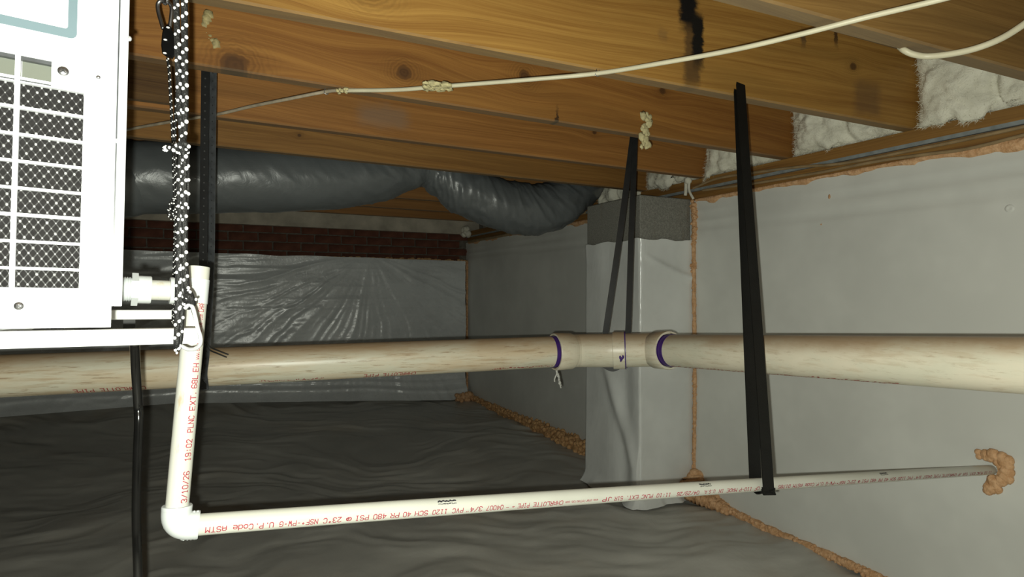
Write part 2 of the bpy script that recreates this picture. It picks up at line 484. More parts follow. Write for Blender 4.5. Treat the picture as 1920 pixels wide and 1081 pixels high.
# ------------------------------------------------------------------ setting: ceiling, its joists
mb = MB(); mb.box((-3.0, -1.7, H + .735), (WX + .25, YF + .22, H + .76))
ceil = structure(mb.build('ceiling', M['subfloor']))
JB, JT = .5, .735
def kn(u, v, y, r): p = FY(u, v, y); return (p.x, p.z, r)
def sx(u, v, y): return FY(u, v, y).x
def szz(u, v, y): return FY(u, v, y).z
yA, yB, yC, yD = 1.075, 1.475, 1.89, 2.29
woodA = wood('joist_wood_golden', 1, (.50, .285, .090), (.33, .165, .045),
             [kn(1585, 129, yA, .0155), kn(1100, -90, yA, .03), kn(700, -40, yA, .028)],
             [(sx(1298, 120, yA), szz(1298, 166, yA), szz(1298, 40, yA), .030, (.075, .040, .015), .85),
              (sx(1291, 30, yA), szz(1291, 62, yA), H + .80, .034, (.005, .004, .004), 1.0),
              (sx(1308, 90, yA), szz(1308, 126, yA), szz(1308, 25, yA), .021, (.006, .005, .004), 1.0),
              (sx(1245, 65, yA), szz(1245, 72, yA), szz(1245, 60, yA), .016, (.07, .045, .03), .7),
              (sx(1555, 75, yA), szz(1555, 90, yA), szz(1555, 55, yA), .010, (.04, .018, .008), .9),
              (sx(1497, 75, yA), szz(1497, 92, yA), szz(1497, 66, yA), .013, (.05, .03, .02), .8),
              (sx(1610, 200, yA), szz(1610, 225, yA), szz(1610, 160, yA), .07, (.12, .065, .03), .55)])
woodB = wood('joist_wood_orange', 2, (.455, .222, .070), (.30, .130, .040),
             [kn(440, 122, yB, .034), kn(757, 135, yB, .024), kn(985, 142, yB, .024), kn(1245, 168, yB, .016)],
             [(sx(1046, 235, yB), szz(1046, 262, yB), szz(1046, 205, yB), .006, (.03, .016, .008), .9)])
woodC = wood('joist_wood_brown', 3, (.49, .235, .082), (.32, .145, .048),
             [kn(1362, 207, yC, .014), kn(1335, 258, yC, .016), kn(1120, 245, yC, .012)],
             [(sx(720, 225, yC), szz(720, 240, yC), szz(720, 200, yC), .10, (.20, .15, .11), .5)])
woodD = wood('joist_wood_tan', 4, (.44, .235, .085), (.29, .145, .05), [kn(560, 255, yD, .008), kn(905, 262, yD, .007)])
woodE = wood('joist_wood_dim', 5, (.40, .205, .08), (.27, .13, .05))
woodN = wood('joist_wood_near', 6, (.42, .255, .105), (.29, .165, .065))
JO = []
def joist(yl, yr, m, x0=-2.9, x1=WX + .158, t=.040, parent=ceil, name='joist', zb=JB):
    """far bottom edge passes y = yl at x = 0 and y = yr at x = WX"""
    mb = MB()
    sl = (yr - yl) / WX
    n = 40
    P = []
    for i in range(n + 1):
        x = x0 + (x1 - x0) * i / n
        y = yl + sl * x
        P.append([(x, y - t, H + zb + .004), (x, y - t + .004, H + zb), (x, y - .004, H + zb), (x, y, H + zb + .004), (x, y, H + JT), (x, y - t, H + JT)])
    P = np.array(P)
    k = P.shape[1]
    vs = P.reshape(-1, 3).tolist()
    fs = [(i * k + j, i * k + (j + 1) % k, (i + 1) * k + (j + 1) % k, (i + 1) * k + j) for i in range(n) for j in range(k)]
    fs += [tuple(range(k))[::-1], tuple(n * k + j for j in range(k))]
    mb.add(vs, fs)
    return mb.build(name, m, parent)
joist(.780, .672, woodN)
joist(1.155, 1.080, woodA)
joist(1.507, 1.530, woodB)
joist(1.925, 1.960, woodC)
joist(2.305, 2.360, woodD)
for q in (2.735, 3.145, 3.555, 3.965): joist(q, q + .03, woodE)
joist(.32, .25, woodE); joist(-.1, -.16, woodE); joist(-.52, -.58, woodE); joist(-.94, -1.0, woodE); joist(-1.36, -1.40, woodE)
# a dark blocking board between two joists at the left
mb = MB(); mb.box((-.55, 1.86, H + .515), (-.105, 1.884, H + .735)); mb.build('blocking_board', wood('blocking_wood_dark', 8, (.20, .11, .045), (.085, .04, .018)), ceil)
# ragged foam dabs left on the joists
def dab(name, pts, r, mat, parent, sub=2):
    mb = MB()
    for (p, k) in pts: mb.ball(p, r * k, sub, (1, .55, 1.15), .28)
    return mb.build(name, mat, parent, True)
dab('foam_dab', [(FY(391, 27, 1.468), 1), (FY(388, 33, 1.468), 1), (FY(386, 40, 1.468), .8), (FY(384, 46, 1.468), .6)], .0105, M['residue'], ceil)
dab('foam_dab', [(FY(391, 62, 1.470), .7), (FY(393, 70, 1.470), .8), (FY(398, 76, 1.470), .9), (FY(405, 82, 1.468), 1.1), (FY(388, 84, 1.470), .6), (FY(382, 85, 1.470), .5)], .0095, M['residue'], ceil)
pts = [(FY(1210 + random.uniform(-7, 7) - (v - 245) * .1, v, 1.478), random.uniform(.6, 1.1)) for v in range(214, 276, 3)]
dab('foam_dab', pts, .012, M['yellow_foam'], ceil)

# ------------------------------------------------------------------ orange foam beads of the walls
def foam_bead(name, path, r0, r1, mat, parent, dens=1.0, squash=(1, 1, 1), core=True, out=.75, lump=(.35, .62), many=3):
    mb = MB()
    P = smooth_path(path, 10)
    L = [0]
    for a, b in zip(P, P[1:]): L.append(L[-1] + (b - a).length)
    if core:
        mb.tube(P, [(r0 + (r1 - r0) * l / L[-1]) * .8 * (1 + .25 * math.sin(i * 2.1)) for i, l in enumerate(L)], 8)
    s = 0
    while s < L[-1]:
        i = max(0, min(len(P) - 2, next((k for k in range(len(L) - 1) if L[k + 1] >= s), len(P) - 2)))
        t = (s - L[i]) / max(1e-6, L[i + 1] - L[i])
        r = r0 + (r1 - r0) * s / L[-1]
        p = P[i].lerp(P[i + 1], t)
        for q in range(many):
            d = V((random.uniform(-1, 1), random.uniform(-1, 1), random.uniform(-1, 1))) * r * out
            mb.ball(p + d, r * random.uniform(*lump), 2, squash, .05)
        s += r * .42 / dens
    return mb.build(name, mat, parent, True)
XF = WX - .004
foam_bead('foam_bead', [(XF, YF - .02, .06), (XF, YF - .02, .5), (XF, YF - .02, .95), (XF, YF - .02, H + .24)], .011, .016, M['foam'], wall_r)
foam_bead('foam_bead', [(XF - .16, YF - .19, .045), (XF - .02, YF - .17, .045)], .036, .040, M['foam'], wall_r)
foam_bead('foam_bead', [(XF, YF - .1, .02), (XF - .01, 3.7, .01), (XF - .02, 3.3, .02), (XF - .03, 2.9, .015), (XF - .04, 2.43, .015)], .03, .064, M['foam_dark'], wall_r, 1.2, out=.85, lump=(.22, .36), many=10)
foam_bead('foam_bead', [(XF, 1.985, .08), (XF, 1.98, .55), (XF, 1.985, .95), (XF, 1.985, H + .38)], .010, .011, M['foam'], wall_r, out=.45)
foam_bead('foam_bead', [(XF, 1.985, H + .20), (XF - .002, 1.98, H + .30), (XF, 1.985, H + .395)], .012, .017, M['foam'], wall_r)
foam_bead('foam_bead', [(XF, 1.985, H + .09), (XF, 1.985, H + .115)], .018, .016, M['foam'], wall_r)
foam_bead('foam_bead', [(XF - .015, 1.975, .105), (XF - .02, 1.95, .06), (XF - .015, 1.87, .035), (XF - .005, 1.78, .018)], .060, .026, M['foam'], wall_r, 1.4, out=.55, lump=(.3, .5), many=6)
foam_bead('foam_bead', [(XF - .005, 1.80, .016), (XF, 1.55, .008), (XF, 1.30, .010), (XF, 1.0, .006), (XF, .6, .006)], .022, .014, M['foam'], wall_r, out=.55, lump=(.28, .48), many=6)
foam_bead('foam_bead', [(XF - .045, 1.965, .05), (XF - .04, 1.92, .04), (XF - .03, 1.85, .03), (XF - .015, 1.76, .02)], .050, .022, M['foam'], wall_r, 1.3, out=.5, lump=(.3, .5), many=6)
# foam smeared along the top edge of the panels
mb = MB()
n = 420
prev = None
for i in range(n):
    y = .3 + (YF - .35) * i / (n - 1)
    if 1.98 < y < 2.45: prev = None; continue
    k = .5 + .5 * float(fbm(y * 5.5, 1.0, 0, 41, 4))
    near = max(0, min(1, (1.15 - y) / .5))
    k2 = max(0., float(fbm(y * 17, 4.0, 0, 47, 3)))
    d = .004 + .013 * max(0, k) ** 2 + .010 * k2 + near * .026 * max(0, k) ** 1.2
    cur = [V((WX + .014, y, H + .412)), V((WX - .010 - .004 * k, y, H + .408)), V((WX - .010 - .003 * k, y, H + .406 - d * .5)), V((WX - .0005, y, H + .404 - d)), V((WX + .02, y, H + .40 - d))]
    if prev is not None:
        mb.add(prev + cur, [(j, j + 1, 6 + j, 5 + j) for j in range(4)])
    prev = cur
mb.build('foam_smear', M['foam'], wall_r, True)
# collar of foam where the thin drain pipe enters the wall, and small crumbs
mb = MB()
for (u, v, r) in [(1838, 852, .010), (1846, 853, .013), (1856, 856, .015), (1866, 857, .017), (1876, 860, .018), (1884, 864, .018), (1888, 872, .017),
                  (1887, 882, .017), (1884, 892, .017), (1876, 898, .018), (1866, 904, .017), (1858, 912, .018), (1852, 916, .014), (1866, 916, .017), (1878, 890, .014), (1856, 908, .012), (1872, 866, .012), (1880, 877, .012)]:
    p = FX(u, v, WX - .006)
    for q in range(3): mb.ball(p + V((0, random.uniform(-.007, .007), random.uniform(-.007, .007))), r * random.uniform(.75, 1.05), 2, (.7, 1, 1), .07)
mb.build('foam_collar', M['foam'], wall_r, True)
mb = MB(); mb.ball(FX(1555, 368, WX - .001), .006, 2, (.5, .7, 1.4), .1); mb.build('foam_crumb', M['foam'], wall_r, True)
mb = MB(); mb.ball(FX(1540, 420, WX - .001), .004, 2, (.5, 1, 1), .1); mb.build('foam_crumb', M['foam'], wall_r, True)
mb = MB(); mb.lathe(FX(1893, 390, WX - .0015), (-1, 0, 0), [(-.003, .012), (.0012, .011), (.0018, .006), (.0008, .003)], 20, False); mb.build('panel_fastener', M['panel'], wall_r, True)
mb = MB()
for x in np.arange(.55, WX, .03):
    mb.ball((x, YF - .012, H + .240 + random.uniform(-.004, .010)), random.uniform(.010, .02), 2, (1.4, .5, .8), .15)
mb.build('foam_bead', M['foam_dark'], wall_f, True)

# ------------------------------------------------------------------ silver sheet on the far wall
c0 = FY(692, 486, YF)
xs = np.linspace(-1.9, WX - .03, 330); zz = np.linspace(0, 1, 130)
Xg, Tg = np.meshgrid(xs, zz, indexing='ij')
top = H + .262 - .012 * (Xg + .2) + .006 * fbm(Xg * 2.5, 0, 0, 61, 3)
bot = .02 + np.clip((1.75 - Xg) / 2.0, 0, 1) * .155
Zg = bot + (top - bot) * Tg
ang = np.arctan2(Xg - c0.x, c0.z + .05 - Zg); rad = np.hypot(Xg - c0.x, c0.z + .05 - Zg)
warp = ang + .05 * fbm(rad * 2.5, ang * 2, 0, 71, 3)
fan = ridge(warp * 7.0, rad * .55 + 2, 73, 3) * np.clip(rad * 5, 0, 1) + .5 * ridge(warp * 17.0, rad * .9, 77, 2) * np.clip(rad * 2.5, 0, 1)
hz = ridge(Xg * 1.0, Zg * 13, 85, 3)
Yg = YF - .030 - .0085 * fan * np.clip(.5 + rad * .7, 0, 1.3) - .004 * hz - .008 * fbm(Xg * 2, Zg * 3, 0, 91, 3)
Yg -= np.clip((.16 - Tg) / .16, 0, 1) ** 2 * .10
# horizontal creases near the foot
for q, am in ((.07, .012), (.12, .010), (.20, .006)):
    Yg -= am * np.exp(-((Tg - q - .01 * fbm(Xg * 2, q * 9, 0, 95, 2)) / .012) ** 2)
sheet = fast_grid('plastic_sheeting', np.stack([Xg, Yg, Zg], -1), M['far_sheet'])
tag(sheet, 'wrinkled silver plastic sheeting hung on the far brick wall', 'plastic sheet')

# ------------------------------------------------------------------ concrete pier wrapped in plastic
px0, px1, py0, py1 = 1.648, WX - .006, 2.003, 2.415
pier = empty('block_pier', (1.8, 2.2, 0), 'square block pier by the right wall, wrapped in pale plastic below its bare top course', 'pier')
mb = MB(); mb.bbox_bevel((px0, py0, H + .18), (px1, py1, H + .413), .006); under(mb.build('concrete_block', M['block']), pier)
mb = MB(); mb.box((px0 + .01, py0 + .01, 0), (px1, py1 - .01, H + .19)); under(mb.build('core', M['block']), pier)
# wrap: goes round the left face, the front edge and the front face
per = []
nA, nB = 60, 50
for i in range(10): per.append((px1 - .02 - (px1 - px0) * i / 10., py1 + .008, 0, 1))
rc = .014
for i in range(nA): per.append((px0 - .008, py1 - (py1 - py0 + .008 - rc) * i / nA, -1, 0))
for i in range(9):
    a = math.radians(180 + 90 * i / 8)
    per.append((px0 - .008 + rc + rc * math.cos(a), py0 - .008 + rc + rc * math.sin(a), math.cos(a), math.sin(a)))
for i in range(1, nB + 1): per.append((px0 - .008 + rc + (WX - .004 - px0 + .008 - rc) * i / nB, py0 - .008, 0, -1))
per = np.array(per)
s_ = np.arange(len(per)) / len(per) * 3.0
zs = np.linspace(0, 1, 110)
Sg, Tg = np.meshgrid(s_, zs, indexing='ij')
topz = H + .217 + .004 * np.sin(Sg * 9) + .003 * fbm(Sg * 6, 0, 0, 13, 2)
Zg = .008 + (topz - .008) * Tg
isfront = (per[:, 3] < -.9)[:, None]; isleft = (per[:, 2] < -.9)[:, None]
fx = (per[:, 0][:, None] - px0) / (WX - px0)
fy = (py1 - per[:, 1][:, None]) / (py1 - py0)
zr = Zg - H
off = .005 * fbm(Sg * 1.6, Zg * 1.8, 0, 17, 2)
off = off + np.where(isfront, .012 * np.exp(-((zr - (.155 - .16 * fx + .05 * fx ** 2)) / .014) ** 2) * np.clip(fx * 3, 0, 1), 0)
off = off + np.where(isleft, .020 * np.exp(-((fy - (.35 + .6 * np.clip((-.30 - zr) / .5, 0, 1))) / .10) ** 2) * np.clip((-.10 - zr) / .4, 0, 1), 0)
off = off + np.where(isleft, -.012 * np.exp(-((fy - .75) / .12) ** 2) * np.clip((-.15 - zr) / .3, 0, 1), 0)
off = off + .006 * np.clip((Tg - .93) / .07, 0, 1) + .03 * np.clip((.05 - Tg) / .05, 0, 1) ** 2 * (1 + .5 * vn(Sg * 7, 0, 0, 3))
off = off + .0016 * vn(Sg * 50, Zg * 110, 0, 19) * np.exp(-((fx - .02) / .05) ** 2)
P = np.stack([per[:, 0][:, None] + per[:, 2][:, None] * off, per[:, 1][:, None] + per[:, 3][:, None] * off, Zg], -1)
under(fast_grid('plastic_wrap', P, M['wrap']), pier)

# ------------------------------------------------------------------ fibreglass batts between joist ends
def batt(y0, y1, z0, z1, seed, label, x0=WX - .035, name='insulation_batt'):
    n, m = 50, 50
    a = np.linspace(0, 1, n); b = np.linspace(0, 1, m)
    A, B = np.meshgrid(a, b, indexing='ij')
    ed = np.minimum(np.minimum(A, 1 - A), np.minimum(B, 1 - B))
    y = y0 + (y1 - y0) * A; z = H + z0 + (z1 - z0) * B
    bul = np.clip(ed * 7, 0, 1) ** .5
    xx = x0 + .05 * (1 - bul) + .016 * fbm(y * 11, z * 10, 0, seed, 3) + .004 * fbm(y * 60, z * 60, 0, seed + 3, 2) + .022 * np.exp(-((A - .38 - .05 * np.sin(B * 5)) / .035) ** 2) + .004
    z = z - (.010 + .022 * np.clip(fbm(y * 16, B * 1.5, 0, seed + 9, 3), -.4, 1)) * (1 - B) ** 2 * (xx < WX - .012)
    front = np.stack([xx, y, z], -1)
    mb = MB(); mb.grid(front)
    # closed back
    back = np.stack([np.full_like(xx, WX + .155), y, H + z0 + (z1 - z0) * B], -1)
    mb.grid(back)
    o = n * m
    rim = [i * m for i in range(n)] + [(n - 1) * m + j for j in range(1, m)] + [i * m + m - 1 for i in range(n - 2, -1, -1)] + [j for j in range(m - 2, 0, -1)]
    k = len(rim)
    mb.f += [(rim[i], rim[(i + 1) % k], rim[(i + 1) % k] + o, rim[i] + o) for i in range(k)]
    ob = mb.build(name, M['batt'], None, True)
    fb = MB(); r_ = np.random.default_rng(seed)
    for q in range(2600):
        i, j = int(r_.integers(1, n - 1)), int(r_.integers(0, m - 1))
        if q % 4 == 0: j = int(r_.integers(0, 3))
        p = V(front[i, j]); ln = r_.uniform(.006, .020)
        d = V((-r_.uniform(.1, .7), r_.uniform(-1, 1), r_.uniform(-1, .5))).normalized()
        d2 = (d + V((r_.uniform(-.6, .6), r_.uniform(-.8, .8), r_.uniform(-.8, .6)))).normalized()
        s_v = d.cross(V((1, 0, 0))).normalized() * .00045
        a_, b2, c_ = p, p + d * ln * .5, p + d * ln * .5 + d2 * ln * .5
        fb.add([a_ - s_v, a_ + s_v, b2 + s_v * .8, b2 - s_v * .8, c_], [(0, 1, 2, 3), (3, 2, 4)])
    fo = fb.build('loose_fibre', M['batt'], ob, False, kind='stuff')
    return tag(ob, label, 'insulation', 'insulation batts at the joist ends')
jy = [(.672, 1.040), (1.080, 1.490), (1.530, 1.920), (1.960, 2.320), (2.36, 2.72)]
batt(jy[0][0] + .003, jy[0][1] - .003, .502, .733, 101, 'largest white fibreglass batt, at the upper right past the stained golden joist')
batt(jy[1][0] + .003, jy[1][1] - .003, .502, .733, 103, 'white fibreglass batt just right of the wide black strap, between golden and orange joists')
batt(jy[2][0] + .003, jy[2][1] - .003, .502, .733, 105, 'white fibreglass batt partly behind the wide black strap')
batt(jy[3][0] + .003, jy[3][1] - .003, .502, .733, 107, 'white fibreglass batt directly above the front of the block pier')
batt(jy[4][0] + .003, jy[4][1] - .003, .47, .733, 109, 'dim fibreglass batt beside the end of the duct, left of the block pier', x0=WX - .06)
def tuft(u, v, y_or_x, r, n, label, onx=True):
    mb = MB()
    c = FX(u, v, y_or_x) if onx else FY(u, v, y_or_x)
    for i in range(n):
        mb.ball(c + V((random.uniform(-.4, .4) * r, random.uniform(-1, 1) * r, random.uniform(-.9, .5) * r)), r * random.uniform(.35, .7), 2, (1, 1, 1), .08)
    return tag(mb.build('insulation_tuft', M['batt'], None, True), label, 'insulation')
tuft(1112, 366, WX - .02, .035, 8, 'small white wool tuft against the left corner of the block pier')
tuft(873, 433, YF - .06, .05, 8, 'grey wool tuft under the far joists above the corner', False)
# string of wool hanging by the pier corner
mb = MB(); mb.tube(smooth_path([FX(1293, 335, WX - .02), FX(1292, 355, WX - .02), FX(1300, 372, WX - .02)]), .006, 8)
mb.tube(smooth_path([FX(1286, 335, WX - .02), FX(1286, 352, WX - .02), FX(1285, 366, WX - .02)]), .008, 8)
mb.ball(FX(1290, 338, WX - .02), .018, 2, (1, 1, 1), .1)
tag(mb.build('insulation_strand', M['batt'], None, True), 'white wool strand hanging above the pier and wall joint', 'insulation')

# ------------------------------------------------------------------ flexible duct
pts = [W(-2.2, 2.45, .42), FY(100, 332, 2.47), FY(250, 332, 2.48), FY(400, 334, 2.49), FY(520, 335, 2.50), FY(620, 334, 2.51), FY(700, 327, 2.52), FY(760, 314, 2.53), FY(800, 312, 2.54),
       FY(835, 335, 2.54), FY(880, 362, 2.54), FY(940, 384, 2.53), FY(990, 392, 2.52), FY(1035, 385, 2.53), FY(1075, 362, 2.56), FY(1105, 330, 2.62), FY(1125, 290, 2.68)]
rad = [.126, .128, .129, .129, .129, .126, .118, .098, .078, .090, .110, .120, .122, .118, .108, .098, .09]
PP = smooth_path(pts, 22)
RR = []
for i in range(len(rad) - 1):
    for k in range(22):
        t = k / 22; t = t * t * (3 - 2 * t); RR.append(rad[i] * (1 - t) + rad[i + 1] * t)
RR.append(rad[-1])
nd = 72
II, KK = np.meshgrid(np.arange(len(PP)), np.arange(nd), indexing='ij')
TH = KK / nd * 2 * math.pi
cz, sz_ = np.cos(TH) * 1.4, np.sin(TH) * 1.4
wr = .030 * ridge(II / 6.0 + cz * 1.6 + sz_ * .9, cz * .9 + sz_ * .4 + II / 60., 201, 2) + .012 * ridge(II / 2.6 + cz * 2.2 - sz_ * 1.2, cz * .7 + II / 40., 203, 2) + .03 * fbm(II / 14.0, cz, sz_, 205, 3)
amp = np.interp(np.arange(len(PP)), [0, 60, 110, 165, 176, 200, 250, 370], [.7, .7, .8, 1.6, 2.6, 2.1, 1.7, 1.5])[:, None]
wr = 1 + wr * amp
duct = empty('flexible_duct', (0, 2.5, H + .4), 'fat grey plastic-jacketed flexible air duct sagging under the joists', 'duct')
mb = MB(); mb.tube(PP, RR, nd, True, lambda i, t: wr[i, int(round(t / (2 * math.pi) * nd)) % nd])
under(mb.build('duct_jacket', M['duct'], None, True), duct)
# strap that lifts the duct at its kink
ci = 8 * 22
mb = MB(); tdir = (PP[ci + 1] - PP[ci - 1]).normalized(); mb.lathe(PP[ci] - tdir * .012, tdir, [(0, .0885), (0, .092), (.03, .092), (.03, .0885)], 32)
under(mb.build('hanger_band', M['duct'], None, True, 40), duct)

# ------------------------------------------------------------------ cables
def cable(name, pts, r, mat, label, parts=None, n=10, per=8):
    mb = MB(); mb.tube(smooth_path(pts, per), r, n)
    return tag(mb.build(name, mat, None, True, 60), label, 'cable')
zc = .4925
def FZ(u, v, z):
    return F(u, v, z * FPX / (540 - v))
cb = empty('ceiling_cable', FZ(1120, 137, zc), 'long cream electrical cable stapled across the undersides of the joists', 'cable')
pth = [FZ(180, 254, zc - .004), FZ(250, 240, zc), FZ(330, 226, zc), FZ(410, 213, zc - .002), FZ(470, 199, zc), FZ(540, 185, zc - .002), FZ(612, 171, zc), FZ(640, 169, zc), FZ(740, 168, zc - .006), FZ(820, 162, zc - .006), FZ(900, 156, zc - .004), FZ(1000, 148, zc - .002),
       FZ(1120, 137, zc), FZ(1250, 116, zc - .006), FZ(1380, 92, zc - .010), FZ(1500, 64, zc - .010), FZ(1620, 33, zc - .006), FZ(1770, -3, zc), FZ(1900, -40, zc)]
mb = MB(); mb.tube(smooth_path(pth[:8], 8), .0042, 10); under(mb.build('dusty_cable_run', M['romex_dirty'], None, True), cb)
mb = MB(); mb.tube(smooth_path(pth[7:], 8), .0050, 12); under(mb.build('cable_run', M['romex'], None, True), cb)
mb = MB()
for i in range(26):
    p = FZ(820 + random.uniform(-22, 22), 160 + random.uniform(-6, 7), zc - .006)
    mb.ball(p, random.uniform(.005, .011), 2, (1.3, 1, .7), .3)
for i in range(8):
    p = FZ(645 + random.uniform(-12, 6), 170 + random.uniform(-4, 4), zc - .004); mb.ball(p, random.uniform(.003, .006), 2, (1, 1, 1), .3)
under(mb.build('foam_clump', M['yellow_foam'], None, True), cb)['kind'] = 'stuff'
for (u, v, zz_) in [(612, 171, zc), (1120, 137, zc)]:
    p = FZ(u, v, zz_); mb = MB()
    mb.tube(smooth_path([p + V((-.002, 0, .010)), p + V((-.005, .0, -.004)), p + V((.002, 0, -.0062)), p + V((.006, 0, .0)), p + V((.006, 0, .010))], 5), .0012, 6)
    under(mb.build('staple', M['dull_steel'], None, True), cb)
cable('loose_cable', [FZ(1688, 88, .507), FZ(1696, 94, .495), FZ(1712, 101, .485), FZ(1738, 105, .478), FZ(1780, 101, .472), FZ(1830, 90, .470), FZ(1880, 70, .475), FZ(1930, 38, .482), FZ(1990, -5, .49)], .0062, M['romex'], 'thick cream cable looping out beneath the joist at the upper right corner', n=14)
def XS(u, v): return FX(u, v, WX - .012)
cable('sill_cable', [XS(1300, 352), XS(1345, 334), XS(1420, 322), XS(1500, 312), XS(1560, 308), XS(1620, 299), XS(1700, 283), XS(1800, 263), XS(1960, 228)], .0055, M['wire_brown'], 'upper brown cable running along the sill above the right wall panels')
cable('sill_cable', [XS(1318, 356), XS(1420, 342), XS(1540, 322), XS(1600, 310), XS(1660, 299), XS(1740, 288), XS(1820, 277), XS(1960, 242)], .0055, M['wire_brown'], 'lower brown cable sagging along the sill of the right wall')
# thin debris cables at the far corner above the wall panel
cable('sill_cable', [FX(880, 452, WX - .012), FX(960, 437, WX - .02), FX(1040, 415, WX - .012), FX(1096, 397, WX - .012)], .012, M['wire_brown'], 'brown cable along the sill between the far corner and the pier')

# ------------------------------------------------------------------ large drain line
ZS = -.205
pr = .050
def yl(x): return 1.743 - .098 * (x + .439)
A0, A1 = W(-1.7, yl(-1.7), ZS - .0), W(1.035, yl(1.035), ZS)
C0, C1 = W(1.25, 1.43, -.196), W(1.25, -.55, -.065)
sew = empty('sewer_line', (A1 + C0) / 2, 'thick cream drain line crossing the whole view and turning at two elbows', 'drain line')
axA = (A1 - A0).normalized(); axC = (C1 - C0).normalized()
mb = MB(); mb.tube([A0 + (A1 - A0) * (i / 12) for i in range(13)], pr, 40); left_pipe = under(mb.build('pipe', M['sewer_left'], None, True, 60), sew)
mb = MB(); mb.tube([C0 + (C1 - C0) * (i / 12) for i in range(13)], pr, 40); right_pipe = under(mb.build('pipe', M['sewer_right'], None, True, 60), sew)
# elbow body: two 45 degree bends
bodyp = smooth_path([A1 - axA * .01, A1 + axA * .025, A1.lerp(C0, .25) + (axA * .012), A1.lerp(C0, .5), A1.lerp(C0, .75) - axC * .012, C0 - axC * .02, C0 + axC * .01], 6)
mb = MB(); mb.tube(bodyp, pr + .0045, 40); under(mb.build('elbow', M['sewer_right'], None, True, 60), sew)
def hub(p, ax, ln, mat, rim=.006):
    mb = MB()
    mb.lathe(p, ax, [(0, pr + .004), (0, pr + .009), (.003, pr + .0105), (ln - .008, pr + .0095), (ln, pr + .005), (ln, pr - .004), (.012, pr - .004), (.012, pr + .004)], 48)
    return under(mb.build('elbow_hub', mat, None, True, 35), sew)
def primer_ring(p, ax, ln):
    mb = MB(); mb.lathe(p, ax, [(0, pr - .004), (0, pr + .0012), (ln, pr + .0012), (ln, pr - .004)], 48)
    return under(mb.build('primer_ring', M['primer'], None, True, 35), sew)
hp = A1 - axA * .068
hub(hp, axA, .066, M['sewer_right']); primer_ring(hp - axA * .012, axA, .016)
hq = C0 + axC * .052
hub(hq, -axC, .066, M['sewer_right']); primer_ring(hq + axC * .020, -axC, .024)
dg = (C0 - A1).normalized()
mid = A1.lerp(C0, .52)
mb = MB(); mb.lathe(mid - dg * .012, dg, [(0, pr - .002), (0, pr + .009), (.002, pr + .0105), (.036, pr + .0105), (.038, pr + .009), (.038, pr - .002)], 48); under(mb.build('elbow_hub', M['sewer_right'], None, True, 35), sew)
mb = MB(); mb.lathe(mid + dg * .026, dg, [(0, pr - .002), (0, pr + .0112), (.003, pr + .0112), (.003, pr - .002)], 48)
tocam = (V((0, 0, H)) - mid).normalized()
nn = (tocam - dg * tocam.dot(dg)).normalized()
nn2 = (nn - V((0, 0, .35))).normalized()
for (a, k) in ((.021, .0), (.017, -.10), (.012, -.02), (.014, -.2)):
    q = mid + dg * a + (nn2 + V((0, 0, k))).normalized() * (pr + .0108)
    mb.ball(q, .0045, 2, (.9, .5, 1.3), .2)
under(mb.build('primer_drip', M['primer'], None, True, 35), sew)
# lint thread hanging under the first hub
q = hp + axA * .006 - V((0, 0, pr + .008))
mb = MB()
mb.tube(smooth_path([q, q + V((.004, 0, -.012)), q + V((-.003, .002, -.030)), q + V((-.004, 0, -.040))], 6), .0022, 7)
mb.tube(smooth_path([q + V((.001, 0, -.006)), q + V((.012, 0, -.022)), q + V((.014, .002, -.040)), q + V((.020, 0, -.062))], 6), .0022, 7)
for a in range(9): mb.ball(q + V((.004 + a * .0018, random.uniform(-.002, .002), -.004 - a * .006)), random.uniform(.0025, .005), 2, (1, 1, 1), .3)
tag(mb.build('lint_thread', M['lint'], None, True), 'grey lint thread hanging below the purple ring of the thick pipe', 'lint')

